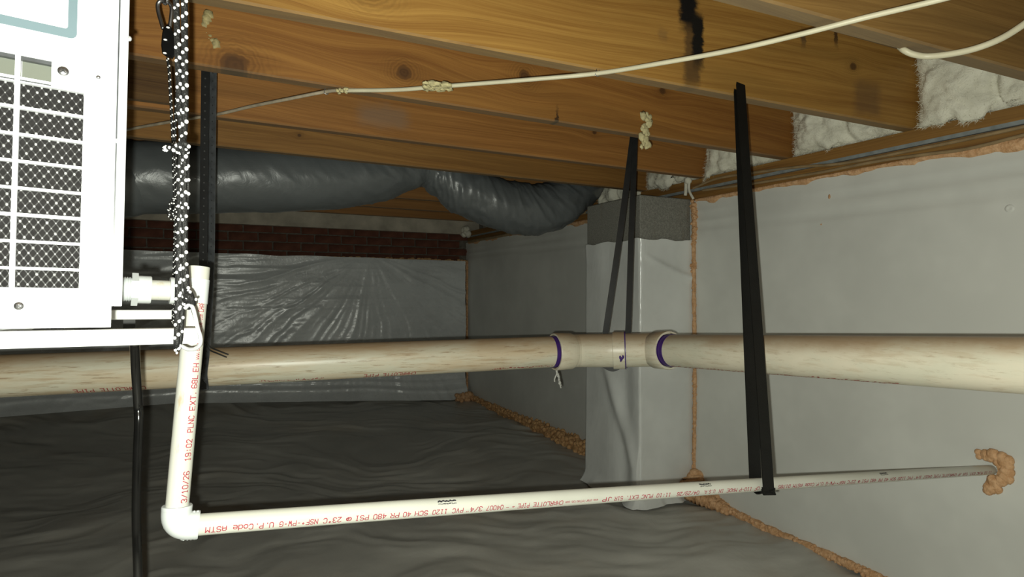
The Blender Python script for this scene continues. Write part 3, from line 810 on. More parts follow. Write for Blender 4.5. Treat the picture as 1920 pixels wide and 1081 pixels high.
# ------------------------------------------------------------------ printed lettering on pipes
# single-stroke ink-jet lettering, each glyph as polylines on a 4 x 6 grid
GL = {
 'A': '00 04 15 35 44 40|02 42', 'B': '00 06 36 45 44 33 03|33 42 41 30 00', 'C': '45 36 16 05 01 10 30 41', 'D': '00 06 26 44 42 20 00', 'E': '46 06 00 40|03 33', 'F': '00 06 46|03 33',
 'G': '45 36 16 05 01 10 30 41 43 23', 'H': '00 06|40 46|03 43', 'I': '10 30|20 26|16 36', 'J': '01 10 20 31 36', 'K': '00 06|46 03 40', 'L': '06 00 40', 'M': '00 06 23 46 40', 'N': '00 06 40 46',
 'O': '10 30 41 45 36 16 05 01 10', 'P': '00 06 36 45 44 33 03', 'R': '00 06 36 45 44 33 03|23 40', 'S': '01 10 30 41 42 33 13 04 05 16 36 45', 'T': '06 46|20 26', 'U': '06 01 10 30 41 46',
 'V': '06 20 46', 'W': '06 10 23 30 46', 'X': '00 46|06 40', 'Y': '06 23 46|23 20',
 '0': '10 30 41 45 36 16 05 01 10', '1': '15 26 20|10 30', '2': '05 16 36 45 44 00 40', '3': '05 16 36 45 44 33 42 41 30 10 01|33 23', '4': '30 36 02 42', '5': '46 06 03 33 42 41 30 10 01',
 '6': '45 36 16 05 01 10 30 41 42 33 03', '7': '06 46 10', '8': '13 33 42 41 30 10 01 02 13 04 05 16 36 45 44 33', '9': '01 10 30 41 45 36 16 05 04 13 43',
 '.': '10 11', ':': '21 22|24 25', '-': '13 33', '/': '00 46', '"': '15 16|35 36', '@': '31 11 02 04 15 35 44 42 32 22 23 34', '°': '15 26 35 24 15', '®': '14 25 34 23 14', '™': '14 34',
 'a': '04 34 43 40 10 01 02 32', 'c': '43 34 14 03 01 10 30 41', 'd': '46 40 10 01 03 14 44', 'e': '02 42 43 34 14 03 01 10 40', 'h': '00 06|03 14 34 43 40', 'i': '20 24|25 26', 'l': '20 26',
 'm': '00 04|03 14 23 20|23 34 43 40', 'o': '10 30 41 43 34 14 03 01 10', 'p': '00 04 34 43 41 30 00', 'r': '00 04|02 14 34', 't': '25 21 30 40|04 44', 'w': '04 10 22 30 44'}
def text_mesh(t, w=.95):
    """flat mesh of thin strokes: vertices (x, y) with cap height .72, quads"""
    vs, fs = [], []
    for i, ch in enumerate(t):
        for line in GL.get(ch, '').split('|'):
            P = [(float(q[0]) + i * 5.6, float(q[1])) for q in line.split()]
            for (x0, y0), (x1, y1) in zip(P, P[1:]):
                L = math.hypot(x1 - x0, y1 - y0); dx, dy = (x1 - x0) / L, (y1 - y0) / L
                m = max(1, int(round(L / 1.5)))
                for k in range(m + 1):
                    e = -w * .4 if k == 0 else (w * .4 if k == m else 0)
                    cx, cy = x0 + (x1 - x0) * k / m + dx * e, y0 + (y1 - y0) * k / m + dy * e
                    vs += [(cx - dy * w / 2, (cy + dx * w / 2) * .12, 0), (cx + dy * w / 2, (cy - dx * w / 2) * .12, 0)]
                o = len(vs) - 2 * (m + 1)
                fs += [(o + 2 * k, o + 2 * k + 1, o + 2 * k + 3, o + 2 * k + 2) for k in range(m)]
    return np.array(vs), fs
def pipe_text(words, axfun, r, mat, name, parent, phi, h, flip):
    """words: (text, s_start, s_end) along the axis in reading order; axfun(s) -> point, axis, n0, m0"""
    mb = MB()
    for item in words:
        t, s0, s1 = item[:3]; hh = item[3] if len(item) > 3 else h
        vs, fs = text_mesh(t)
        if not len(vs): continue
        x0, x1 = vs[:, 0].min(), vs[:, 0].max()
        out = []
        for p in vs:
            s = s0 + (s1 - s0) * (p[0] - x0) / (x1 - x0)
            c, ax, n0, m0 = axfun(s)
            a = phi + flip * (p[1] - .36) * hh / .72 / r
            out.append(c + (n0 * math.cos(a) + m0 * math.sin(a)) * (r + .00025))
        mb.add(out, fs)
    return under(mb.build(name, mat, None), parent)

# ------------------------------------------------------------------ thin white condensate drain
DR = .01335
run_pts = [W(-.049, .84, -.2998), W(.351, .84, -.3405), W(1.0, .84, -.409), W(WX + .03, .84, -.516)]
RP = smooth_path(run_pts, 16)
drain = empty('condensate_drain', F(335, 978, .728), 'thin white plastic drain dropping from the unit to an elbow and a long sloping run', 'drain line')
mb = MB(); mb.tube(RP, DR, 28); under(mb.build('run_pipe', M['pvc'], None, True, 60), drain)
def run_at(s):
    # s is world X
    x = max(-.04, min(WX, s))
    for a, b in zip(RP, RP[1:]):
        if b.x >= x: break
    t = (x - a.x) / (b.x - a.x)
    c = a.lerp(b, t); ax = (b - a).normalized()
    n0 = V((0, -1, 0)); n0 = (n0 - ax * n0.dot(ax)).normalized(); m0 = V((0, 0, 1)); m0 = (m0 - ax * m0.dot(ax)).normalized()
    return c, ax, n0, m0
def ux(u):
    k = (u - 960) / FPX
    d = .8275 / (FW.y + k * RT.y)
    return (FW.x + k * RT.x) * d
red = [('CF 110-P', 1424, 1386), ('MADE', 1382, 1363), ('IN', 1356, 1348), ('U.S.A.', 1341, 1320), ('04/29/26', 1311, 1269), ('11:10', 1257, 1231), ('PLNC', 1224, 1203), ('EXT.', 1197, 1176),
       ('51R', 1168, 1152), ('JP', 1147, 1129), ('www.charlottepipe.com', 1121, 1060, .0042), ('CHARLOTTE', 1056, 1000), ('PIPE', 993, 971), ('®™', 966, 949, .004), ('04007', 944, 912), ('3/4"', 905, 875), ('PVC', 869, 848), ('1120', 838, 811),
       ('SCH', 803, 778), ('40', 771, 756), ('PR', 749, 732), ('480', 725, 700), ('PSI', 692, 668), ('@', 660, 649), ('23°C', 641, 606), ('NSF®-PW-G', 597, 524), ('U.P.Code', 514, 437), ('ASTM', 426, 385)]
pipe_text([(t[0], ux(t[1]), ux(t[2])) + tuple(t[3:]) for t in red], run_at, DR, M['red_ink'], 'printed_text', drain, -.24, .0072, -1)
far_words = 'D1785|ASTM|U.P.Code|NSF®-PW-G|23°C|@|PSI|480|PR|40|SCH|1120|PVC|3/4"|04007|PIPE|CHARLOTTE|JP|51R|EXT.|PLNC|11:10|04/29/26|U.S.A.|IN|MADE'.split('|')
cur = ux(1459); lst = []
for t in far_words:
    ln = .0076 * len(t)
    if cur + ln > WX - .02: break
    lst.append((t, cur + ln, cur)); cur += ln + .0085
pipe_text(lst, run_at, DR, M['red_ink'], 'printed_text', drain, -.24, .0072, -1)
# small illegible black stamps on the run
mb = MB()
for uc in (838, 1324, 1659):
    w_ = .030
    for row, (hh, n_) in enumerate(((.0030, 11), (.0011, 7))):
        for i in range(n_):
            s = ux(uc) - w_ / 2 + w_ * (i + .5) / n_
            for sub_ in range(2):
                c, ax, n0, m0 = run_at(s)
                a0 = (.86 if row == 0 else .60) + random.uniform(-.05, .05)
                da = hh / DR * random.uniform(.5, 1)
                wd = w_ / n_ * random.uniform(.3, .5)
                q = []
                for (ss, aa) in ((-wd, 0), (wd, 0), (wd, da), (-wd, da)):
                    a = a0 + aa
                    q.append(c + ax * ss + (n0 * math.cos(a) + m0 * math.sin(a)) * (DR + .00025))
                mb.add(q, [(0, 1, 2, 3)])
                s += w_ / n_ * .3
under(mb.build('black_stamp', M['black_ink']), drain)['kind'] = 'stuff'
# drop pipe and vent stub in one line, tee, elbow, threaded adapter
DT, DB = F(373, 500, .768), W(-.0500, .84, -.2998)
dax = (DB - DT).normalized()
TE = DT + (DB - DT) * ((548 - 500) / 485.)
mb = MB(); mb.tube([TE + dax * .0, TE.lerp(DB, .5), DB], DR, 28); under(mb.build('drop_pipe', M['pvc_stained'], None, True, 60), drain)
mb = MB(); L0 = (TE - DT).length
mb.lathe(DT, dax, [(0, DR - .003), (0, DR), (L0 + .02, DR), (L0 + .02, DR - .003)], 32)
under(mb.build('vent_stub', M['pvc'], None, True, 40), drain)
AD0 = F(236, 541, .718)                         # where the adapter leaves the unit
aax = (TE - AD0).normalized()
# tee
mb = MB()
mb.lathe(TE - dax * .016, dax, [(0, DR), (0, DR + .0008), (.032, DR + .0008), (.032, DR)], 32)
mb.lathe(TE - aax * .031, aax, [(0, DR), (0, DR + .0038), (.003, DR + .0042), (.005, DR + .0034), (.008, DR + .0042), (.010, DR + .0034), (.031, DR + .0030), (.031, DR)], 32)
under(mb.build('tee', M['fitting'], None, True, 40), drain)
LA = (TE - AD0).length
mb = MB(); mb.lathe(AD0 - aax * .01, aax, [(0, DR - .003), (0, DR - .0005), (LA, DR - .0005), (LA, DR - .003)], 32); under(mb.build('nipple', M['pvc_stained'], None, True, 40), drain)
mb = MB()
pf = [(-.004, DR - .003)]
for i in range(4): pf += [(-.004 + i * .0026, DR + .0022), (-.0027 + i * .0026, DR + .0008)]
pf += [(.0072, DR + .0015), (.0072, DR - .003)]
mb.lathe(AD0, aax, pf, 32)
under(mb.build('thread', M['fitting'], None, True, 25), drain)
mb = MB(); mb.lathe(AD0 + aax * .0058, aax, [(0, DR), (0, DR + .0072), (.0068, DR + .0072), (.0068, DR)], 6); under(mb.build('hex_collar', M['fitting']), drain)
mb = MB(); mb.lathe(AD0 + aax * .0126, aax, [(0, DR), (0, DR + .0042), (.0125, DR + .0042), (.0140, DR + .0038), (.0140, DR)], 32); under(mb.build('socket', M['fitting'], None, True, 35), drain)
# elbow at the foot of the drop
rax = (RP[3] - RP[0]).normalized()
corner = DB
e_in = corner - dax * .0245; e_out = corner + rax * .0255
RE = DR + .0034
mb = MB()
bq0, bq2 = corner - dax * .019, corner + rax * .019
mb.tube([e_in, bq0 - dax * .001] + [bq0 * (1 - t) ** 2 + corner * 2 * t * (1 - t) + bq2 * t ** 2 for t in [k / 14 for k in range(15)]] + [bq2 + rax * .001, e_out], RE + .0006, 32, False)
for (p, ax) in ((e_in - dax * .001, dax), (e_out + rax * .001, -rax)):
    mb.lathe(p, ax, [(0, DR - .001), (0, RE + .0002), (.001, RE + .0008), (.005, RE + .0007), (.007, RE + .0002), (.007, DR - .001)], 36)
for k in range(4):
    for sg in (1, -1):
        c = e_out - rax * (.002 + k * .0042)
        q = V((0, 0, 1)); q = (q - rax * q.dot(rax)).normalized() * sg
        mb.ball(c + q * (RE + .0002), .0017, 1, (1, 2.2, 1))
under(mb.build('elbow', M['fitting'], None, True, 50), drain)
mb = MB(); mb.ball(corner + rax * .010 - V((0, 0, RE - .001)), .0035, 2, (1.5, 1.5, .5)); under(mb.build('mould_nub', M['fitting'], None, True), drain)
# lettering up the drop pipe
Ld = (DB - DT).length
vdir = (V((0, 0, H)) - (DT + DB) / 2); vdir = (vdir - dax * vdir.dot(dax)).normalized()
mdir = RT - dax * RT.dot(dax); mdir = (mdir - vdir * mdir.dot(vdir)).normalized()
def drop_at(s):
    return DT + dax * s, dax, vdir, mdir
def sv(v): return (v - 500) / 485. * Ld
pipe_text([('3/10/26', sv(941), sv(884)), ('19:02', sv(865), sv(826)), ('PLNC', sv(814), sv(783)), ('EXT.', sv(774), sv(741)), ('68L', sv(733), sv(708)), ('EH', sv(702), sv(686)), ('www.charlottepipe.com', sv(679), sv(592), .0055), ('CHARLOTTE', sv(588), sv(545))],
          drop_at, DR, M['red_ink'], 'printed_text', drain, .56, .0070, -1)
# lettering on the thick pipe, upside down along its lower edge
def sew_at(s):
    n0 = V((0, -1, 0)); n0 = (n0 - axA * n0.dot(axA)).normalized(); m0 = V((0, 0, 1))
    return A0 + axA * s, axA, n0, m0
def sA(u):
    k = (u - 960) / FPX
    dx, dy = FW.x + k * RT.x, FW.y + k * RT.y
    # meet the vertical plane of the pipe axis
    d = (1.743 - .098 * .439 - pr * .6) / (dy + .098 * dx)
    return (dx * d - A0.x) / axA.x
pipe_text([('CHARLOTTE PIPE', sA(782), sA(684)), ('DWV FOAM CORE', sA(608), sA(488)), ('CHARLOTTE PIPE', sA(276), sA(140)), ('ASTM F891', sA(1040), sA(925))][:1], sew_at, pr, M['red_ink_dark'], 'printed_text', sew, -.98, .016, -1)
pipe_text([('CHARLOTTE PIPE', sA(276), sA(140))], sew_at, pr, M['red_ink_dark'], 'printed_text', sew, -.98, .016, -1)
def smudge(u0, u1, fun, r, phi, n, parent, mat, sfun):
    mb = MB()
    for i in range(n):
        s = sfun(u0 + (u1 - u0) * (i + random.uniform(.2, .8)) / n)
        c, ax, n0, m0 = fun(s)
        wd = abs(sfun(u1) - sfun(u0)) / n * random.uniform(.25, .5); a0 = phi + random.uniform(-.08, .08); da = random.uniform(.03, .10)
        mb.add([c + ax * a + (n0 * math.cos(b) + m0 * math.sin(b)) * (r + .0003) for a, b in ((-wd, a0), (wd, a0), (wd, a0 + da), (-wd, a0 + da))], [(0, 1, 2, 3)])
    under(mb.build('print_smudge', mat), parent)['kind'] = 'stuff'
smudge(488, 610, sew_at, pr, -1.02, 34, sew, M['red_ink_dark'], sA)
smudge(925, 1038, sew_at, pr, -1.0, 30, sew, M['red_ink_dark'], sA)
def sewr_at(s):
    n0 = V((-1, 0, 0)); m0 = V((0, 0, 1)); m0 = (m0 - axC * m0.dot(axC)).normalized()
    return C0 + axC * s, axC, n0, m0
smudge(.08, .74, sewr_at, pr, -1.22, 90, sew, M['red_ink_dark'], lambda q: q)

# ------------------------------------------------------------------ hanger straps
def ply(mb, pts, sides, wd, th=.0016, per=10, holes=None):
    """a flat band along pts, its width along the given side vectors"""
    P = smooth_path(pts, per)
    Sd = []
    for i in range(len(sides) - 1):
        for k in range(per): Sd.append(V(sides[i]).lerp(V(sides[i + 1]), k / per).normalized())
    Sd.append(V(sides[-1]).normalized())
    m = len(P)
    L = []
    for i in range(m):
        t = (P[min(i + 1, m - 1)] - P[max(0, i - 1)]).normalized()
        s = (Sd[i] - t * Sd[i].dot(t)).normalized(); nrm = t.cross(s)
        L.append((P[i], s, nrm))
    vs = []
    for (p, s, nr) in L:
        vs += [p - s * wd / 2 - nr * th / 2, p + s * wd / 2 - nr * th / 2, p + s * wd / 2 + nr * th / 2, p - s * wd / 2 + nr * th / 2]
    fs = [(i * 4 + j, i * 4 + (j + 1) % 4, (i + 1) * 4 + (j + 1) % 4, (i + 1) * 4 + j) for i in range(m - 1) for j in range(4)]
    fs += [(3, 2, 1, 0), tuple((m - 1) * 4 + j for j in range(4))]
    mb.add(vs, fs)
    return L
# wide black strap holding the thin drain
wide = empty('hanger_strap', FY(1384, 125, 1.09), 'wide black strap nailed to the golden joist and looped round the thin white drain', 'strap')
c, ax, n0, m0 = run_at(1.012)
top = FY(1383, 122, 1.087); 
sideX = V((1, 0, 0))
def lerp(a, b, t): return a.lerp(b, t)
rr_ = DR + .003
def ux_at(u, y):
    k = (u - 960) / FPX
    return (FW.x + k * RT.x) * y / (FW.y + k * RT.y)
cF, cB = run_at(ux_at(1438.5, .825))[0], run_at(ux_at(1416, .856))[0]
front = cF + n0 * rr_
back = cB - n0 * rr_
f_pts = [top + V((.003, -.003, 0)), lerp(top, front, .3) + V((0, -.003, 0)), lerp(top, front, .7) + V((0, -.003, 0)), front + V((0, 0, .020)), front + V((0, 0, -.004)), cF + V((0, 0, -rr_ * .9)) + n0 * rr_ * .5]
b_pts = [top, lerp(top, back, .3), lerp(top, back, .7), back + V((0, 0, .02)), back + V((0, 0, -.006)), cB + V((0, 0, -rr_ * .9)) - n0 * rr_ * .5]
c = (cF + cB) / 2
mb = MB(); ply(mb, f_pts, [sideX] * 6, .0305, .0022); under(mb.build('strap_ply', M['black_web'], None), wide)
mb = MB(); ply(mb, b_pts, [sideX] * 6, .034, .0022); under(mb.build('strap_ply', M['black_web'], None), wide)
mb = MB(); ply(mb, [b_pts[-1] + V((0, 0, .0005)), c + V((0, 0, -rr_ * 1.03)), f_pts[-1]], [sideX] * 3, .0305, .0022); under(mb.build('strap_loop', M['black_web'], None), wide)
for dz_ in (.012, .05):
    mb = MB(); q = top + V((.0, -.0045, -dz_)); mb.lathe(q, (0, -1, 0), [(0, 0.0005), (0, .004), (.0012, .0035), (.0016, .0005)], 14, True); under(mb.build('nail_head', M['near_black'], None, True, 40), wide)
# pair of narrow straps at the elbows of the thick drain
nar = empty('hanger_strap', FY(1190, 262, 1.535), 'narrow black strap dropping in a slim V to the elbows of the thick drain', 'strap')
T1 = FY(1190, 252, 1.545)
e1 = A1.lerp(C0, .28) + V((0, .045, .03)); e2 = A1.lerp(C0, .58) + V((0, .045, .03))
q1 = F(1134, 632, (e1.x * FW.x + e1.y * FW.y)); q2 = F(1177, 632, (e2.x * FW.x + e2.y * FW.y))
sd = RT
mb = MB(); ply(mb, [T1 + V((-.004, .003, 0)), T1.lerp(q1, .5), q1, q1 + V((0, .02, -.09))], [sd, sd, sd, sd], .020); under(mb.build('strap_ply', M['black_plastic'], None), nar)
mb = MB(); ply(mb, [T1 + V((.002, 0, 0)), T1.lerp(q2, .5), q2, q2 + V((0, .02, -.09))], [sd, sd, sd, sd], .019); under(mb.build('strap_ply', M['black_plastic'], None), nar)
mb = MB(); ply(mb, [q1 + V((0, .02, -.088)), q1.lerp(q2, .5) + V((0, .02, -.105)), q2 + V((0, .02, -.088))], [V((0, 0, 1)), V((0, 0, 1)), V((0, 0, 1))], .02); under(mb.build('strap_loop', M['black_plastic'], None), nar)
# perforated strap at the left
def perforated(pts, sides, wd, mat, name, root, pitch=.0185, off=0.0):
    mb = MB(); L = ply(mb, pts, sides, wd, .0018, 12)
    o = under(mb.build(name, mat, None), root)
    hb = MB(); acc, nxt = 0, off
    for (a, b) in zip(L, L[1:]):
        d = (b[0] - a[0]).length
        while nxt < acc + d:
            t = (nxt - acc) / d
            p = a[0].lerp(b[0], t); s = a[1]; nr = a[2]
            if nr.dot(p - V((0, 0, H))) > 0: nr = -nr
            for sg in (-.0,):
                tt = s.cross(nr)
                ring = [p + nr * .00115 + (s * math.cos(k * math.pi / 4) + tt * math.sin(k * math.pi / 4)) * .0019 + s * sg for k in range(8)]
                hb.add(ring, [tuple(range(8))])
            nxt += pitch
        acc += d
    h_ = hb.build('hole', M['near_black'], o, False); h_.matrix_parent_inverse = Matrix.Identity(4); h_['kind'] = 'stuff'
    return o
perf = empty('hanger_strap', FY(393, 130, 1.52), 'perforated dark grey strap hanging behind the white vent stub, looped under the thick drain', 'strap')
d0 = 1.345
Yp = yl(0) - pr - .004
t1, t2 = FY(385.5, 128, 1.522), FY(400, 128, 1.520)
m1, m2 = FY(381, 490, 1.59), FY(396, 490, 1.585)
b1, b2 = FY(378, 640, Yp + .02), FY(389, 640, Yp + .015)
sdv = (RT * .98 + FW * .2).normalized()
perforated([t1, t1.lerp(m1, .5), m1, b1, FY(379, 700, Yp), W(FY(379, 700, Yp).x, yl(0) - .02, ZS - pr - .004)], [sdv] * 5 + [V((1, 0, 0))], .0185, M['black_plastic'], 'strap_ply', perf, off=.004)
perforated([t2, t2.lerp(m2, .5), m2, b2, FY(383, 700, Yp - .004), W(FY(383, 700, Yp).x, yl(0) - .01, ZS - pr - .007)], [(RT * .9 - FW * .35).normalized()] * 5 + [V((1, 0, 0))], .0195, M['grey_strap'], 'strap_ply', perf, off=.010)

# ------------------------------------------------------------------ hanging white dehumidifier unit
UR2 = RT * .819 + FW * .574; UB = FW * .819 - RT * .574
rho = math.radians(1.2)
ur = UR2 * math.cos(rho) - V((0, 0, 1)) * math.sin(rho); uu = V((0, 0, 1)) * math.cos(rho) + UR2 * math.sin(rho)
O = CW(-.426, .6115, -.041)
MU = Matrix(((ur.x, UB.x, uu.x, O.x), (ur.y, UB.y, uu.y, O.y), (ur.z, UB.z, uu.z, O.z), (0, 0, 0, 1)))
unit = empty('dehumidifier', None, 'large white boxy unit with grille slots filling the left edge of the frame', 'dehumidifier', None, MU)
def us(u):
    q = (u - 960) / FPX
    t = (-.357 - .66 * q) / (.819 - .574 * q)
    return .0845 - t - .0046
def uh(v): return (540 - v) * .000554 + .041
def panel(name, mat, xb, zb, hole, th, parent):
    """flat panel of thickness th with rectangular openings: hole(i, j) says which cells are open"""
    mb = MB(); nx, nz = len(xb) - 1, len(zb) - 1
    solid = lambda i, j: 0 <= i < nx and 0 <= j < nz and not hole(i, j)
    for i in range(nx):
        for j in range(nz):
            if not solid(i, j): continue
            x0, x1, z0, z1 = xb[i], xb[i + 1], zb[j], zb[j + 1]
            mb.add([(x0, 0, z0), (x1, 0, z0), (x1, 0, z1), (x0, 0, z1), (x0, th, z0), (x1, th, z0), (x1, th, z1), (x0, th, z1)],
                   [(0, 1, 2, 3), (7, 6, 5, 4)] + ([] if solid(i, j - 1) else [(0, 4, 5, 1)]) + ([] if solid(i, j + 1) else [(3, 2, 6, 7)])
                   + ([] if solid(i - 1, j) else [(0, 3, 7, 4)]) + ([] if solid(i + 1, j) else [(1, 5, 6, 2)]))
    bm = bmesh.new()
    vv = [bm.verts.new(p) for p in mb.v]
    for f in mb.f: bm.faces.new([vv[i] for i in f])
    bmesh.ops.remove_doubles(bm, verts=bm.verts, dist=1e-6)
    bmesh.ops.recalc_face_normals(bm, faces=bm.faces)
    me = bpy.data.meshes.new(name); bm.to_mesh(me); bm.free()
    return finish(name, me, mat, parent)
sr1, sl1 = us(156), us(36)
cw = sr1 - sl1; gap = us(38) - us(27.5)
xb = [-.36]
cols = []
r_ = sr1
for k in range(4): cols.append((r_ - cw, r_)); r_ -= cw + gap
wl, wr_ = us(40), us(98)
edges = sorted(set([round(q, 6) for c in cols for q in c] + [round(wr_, 6), round(wl, 6), -.36, 0.0]))
# the small windows keep the same left edge as their column
edges = sorted(set([round(q, 6) for c in cols for q in c] + [round(cols[0][0] + (wr_ - wl), 6)] + [round(c[1] - (wr_ - wl), 6) for c in cols[1:]] + [-.36, 0.0]))
rt = [175, 222, 270, 318, 366, 414, 461, 509]; rb = [217, 265, 313, 361, 408, 456, 504, 541]
rows = [(uh(b), uh(t)) for t, b in zip(rt, rb)]
wz = (uh(165), uh(127))
zed = sorted(set([0.0, .42] + [round(q, 6) for r in rows for q in r] + [round(wz[0], 6), round(wz[1], 6)]))
def slot_span(c):
    return (c[0], c[0] + (wr_ - wl)) if c == cols[0] else (c[1] - (wr_ - wl), c[1])
def is_hole(i, j):
    x = (edges[i] + edges[i + 1]) / 2; z = (zed[j] + zed[j + 1]) / 2
    for (a, b) in cols:
        if a < x < b:
            if any(p < z < q for p, q in rows): return True
            if wz[0] < z < wz[1] and slot_span((a, b))[0] < x < slot_span((a, b))[1]: return True
    return False
panel('face_panel', M['enamel'], edges, zed, is_hole, .006, unit)
mb = MB(); mb.bbox_bevel((-.375, .012, .022), (.0095, .50, .425), .004); mb.bbox_bevel((.0014, .0035, .022), (.0095, .020, .425), .0012); mb.build('housing', M['enamel'], unit, True, 30)
mb = MB(); mb.box((-.0005, .0095, .022), (.0014, .0118, .42)); mb.build('seam_shade', M['grey_strap'], unit)  # dark strip standing in for the shadow line along the panel seam
mb = MB(); mb.box((-.36, .006, .280), (0, .0118, .42)); mb.box((sr1 + .004, .006, .0), (-.001, .0118, .280)); mb.box((-.36, .006, .0), (sr1 + .004, .0118, .034)); mb.build('panel_return', M['enamel'], unit)
# filter behind the openings
gx0, gx1, gz0, gz1 = -.248, sr1 + .003, rows[-1][0] - .002, rows[0][1] + .002
mb = MB(); mb.box((gx0, .0105, gz0), (gx1, .0115, gz1)); mb.build('filter_core', M['mesh_dark'], unit)
wi, nodes = MB(), MB()
ph, pv = .0070, .0105
j = 0; z = gz0
while z < gz1:
    x = gx0 + (j % 2) * ph / 2
    while x < gx1:
        for sgn in (-1, 1):
            a = V((x, .0088, z)); b = V((x + sgn * ph / 2, .0088, z + pv / 2))
            d = (b - a); nrm = V((-d.z, 0, d.x)).normalized() * .00055
            wi.add([a - nrm, b - nrm, b + nrm, a + nrm], [(0, 1, 2, 3)])
        nodes.ball((x, .0082, z), random.uniform(.0008, .0016), 1, (1, .5, 1.25))
        x += ph
    z += pv / 2; j += 1
wi.build('filter_wires', M['mesh_wire'], unit, kind='stuff')
nodes.build('filter_glint_nodes', M['mesh_glint'], unit, True, kind='stuff')
for (a, b) in cols[:3]:
    a, b = slot_span((a, b))
    mb = MB(); mb.box((a + .0005, .0075, wz[0] + .0005), (a + (wr_ - wl) - .0005, .0085, wz[1] - .0005)); mb.build('slot_backing', M['slot_inner'], unit)
    mb = MB(); mb.box((a, .001, wz[1] - .0036), (a + (wr_ - wl), .007, wz[1])); mb.build('slot_lip', M['grey_strap'], unit)
    mb = MB(); mb.box((a, -.0006, wz[0] - .0042), (a + (wr_ - wl), .001, wz[0] - .0030)); mb.build('slot_line', M['grey_strap'], unit)
# rounded blue-grey surround of the control recess
def rrect(x0, x1, z0, z1, r, n=8):
    out = []
    for (cx, cz_, a0) in ((x1 - r, z1 - r, 0), (x0 + r, z1 - r, 90), (x0 + r, z0 + r, 180), (x1 - r, z0 + r, 270)):
        for k in range(n + 1):
            a = math.radians(a0 + 90 * k / n); out.append((cx + r * math.cos(a), cz_ + r * math.sin(a)))
    return out
fx1, fz0 = us(140), uh(78)
a_ = rrect(-.30, fx1, fz0, fz0 + .13, .006); i_ = rrect(-.30 + .006, fx1 - .0076, fz0 + .0088, fz0 + .13 - .006, .0025)
n = len(a_)
mb = MB(); mb.add([(p[0], -.0012, p[1]) for p in a_] + [(p[0], -.0012, p[1]) for p in i_] + [(p[0], .0005, p[1]) for p in a_] + [(p[0], .0005, p[1]) for p in i_],
                  [(k, (k + 1) % n, n + (k + 1) % n, n + k) for k in range(n)] + [(k, 2 * n + k, 2 * n + (k + 1) % n, (k + 1) % n) for k in range(n)] + [(n + k, n + (k + 1) % n, 3 * n + (k + 1) % n, 3 * n + k) for k in range(n)])
mb.build('display_surround', M['blue_grey'], unit)
def screw(s, h, r, y=-.0, mat=None):
    mb = MB(); mb.lathe((s, y, h), (0, -1, 0), [(-.001, r), (.0006, r), (.0016, r * .75), (.002, r * .25), (.0008, r * .2), (.0008, .0002)], 20, False)
    o = mb.build('screw', mat or M['dull_steel'], unit, True, 40)
    mb = MB()
    for a in (45, -45):
        mb.box((-r * .6, -.0023, -r * .10), (r * .6, -.0018, r * .10), Matrix.Translation((s, y, h)) @ Matrix.Rotation(math.radians(a), 4, 'Y'))
    mb.build('drive_slot', M['near_black'], o)
screw(us(116), uh(141), .0048); screw(us(45), uh(574) + .0, .0040, 0)
mb = MB(); mb.ball((us(182), 0, uh(140)), .0022, 2, (1, .6, 1)); mb.build('rivet', M['dull_steel'], unit, True)
for (x, v) in ((.0102, 62), (.0012, 265)):
    mb = MB(); mb.ball((x, .004, uh(v) + .006), .0028, 2, (.8, 1, 1)); mb.build('edge_screw', M['chrome'], unit, True)
for (x, y) in ((-.02, .03), (-.33, .03), (-.02, .45), (-.33, .45)):
    mb = MB(); mb.lathe((x, y, -.001), (0, 0, 1), [(0, .012), (.004, .013), (.024, .011)], 20, False); mb.build('rubber_foot', M['near_black'], unit, True, 40)
# hanging frame: two white bars joined by two cross rails
frame = empty('hanging_frame', None, 'white bar frame slung on rope under the white unit', 'frame', None, MU)
BH = .0172
def bar(name, lo, hi):
    mb = MB(); mb.bbox_bevel(lo, hi, .0018); return mb.build(name, M['alu'], frame, True, 30)
bar('frame_bar', (-.44, -.003, -.0025 - BH), (.0845, .0175, -.0025))
bar('frame_bar', (-.44, .485, .0035 - BH), (.104, .505, .0035))
bar('cross_rail', (-.40, .0175, -.0025 - BH), (-.38, .485, -.0025))
bar('cross_rail', (-.11, .0175, -.0025 - BH), (-.09, .485, -.0025))
for s in (.02, -.08):
    mb = MB(); mb.box((s, .488, -.0255 - .004), (s + .018, .500, .0035 - BH)); mb.build('rubber_pad', M['near_black'], frame)

# ------------------------------------------------------------------ ropes
def cord(mb, fl_, pts, r, pitch, ph=0.0, per=10, fs=1.0):
    P = smooth_path(pts, per); mb.tube(P, r, 12)
    acc, nxt = 0, pitch * ph
    k = 0
    for a, b in zip(P, P[1:]):
        d = (b - a).length
        if d < 1e-6: continue
        t = (b - a) / d
        side = t.cross((a - V((0, 0, H))).normalized()).normalized(); fr = side.cross(t).normalized()
        if fr.dot(a - V((0, 0, H))) > 0: fr = -fr
        while nxt < acc + d:
            p = a.lerp(b, (nxt - acc) / d)
            for (ang, dz_) in ((-38, -.0018), (34, .0018)):
                q = p + t * (-dz_ * r / .003) + (fr * math.cos(math.radians(ang)) + side * math.sin(math.radians(ang))) * r * .88
                fl_.ball(q, r * (.50 if ang < 0 else .59) * fs * random.uniform(.9, 1.1), 2, (1, 1, 1.15))
            # flecks on the far side as well, where the tracer goes round
            q = p + t * (pitch * .5) - fr * r * .8
            fl_.ball(q, r * .5, 1, (1, 1, 1.2))
            nxt += pitch
        acc += d
def pix(seq): return [F(*q) for q in seq]
front_rope = empty('rope_hanger', F(350, 650, .64), 'thick white-flecked black rope slinging the front bar of the frame, knotted at mid height', 'rope')
rear_rope = empty('rope_hanger', F(312, 60, .93), 'thinner flecked black rope with a ratchet body and steel carabiner, behind the thick rope', 'rope')
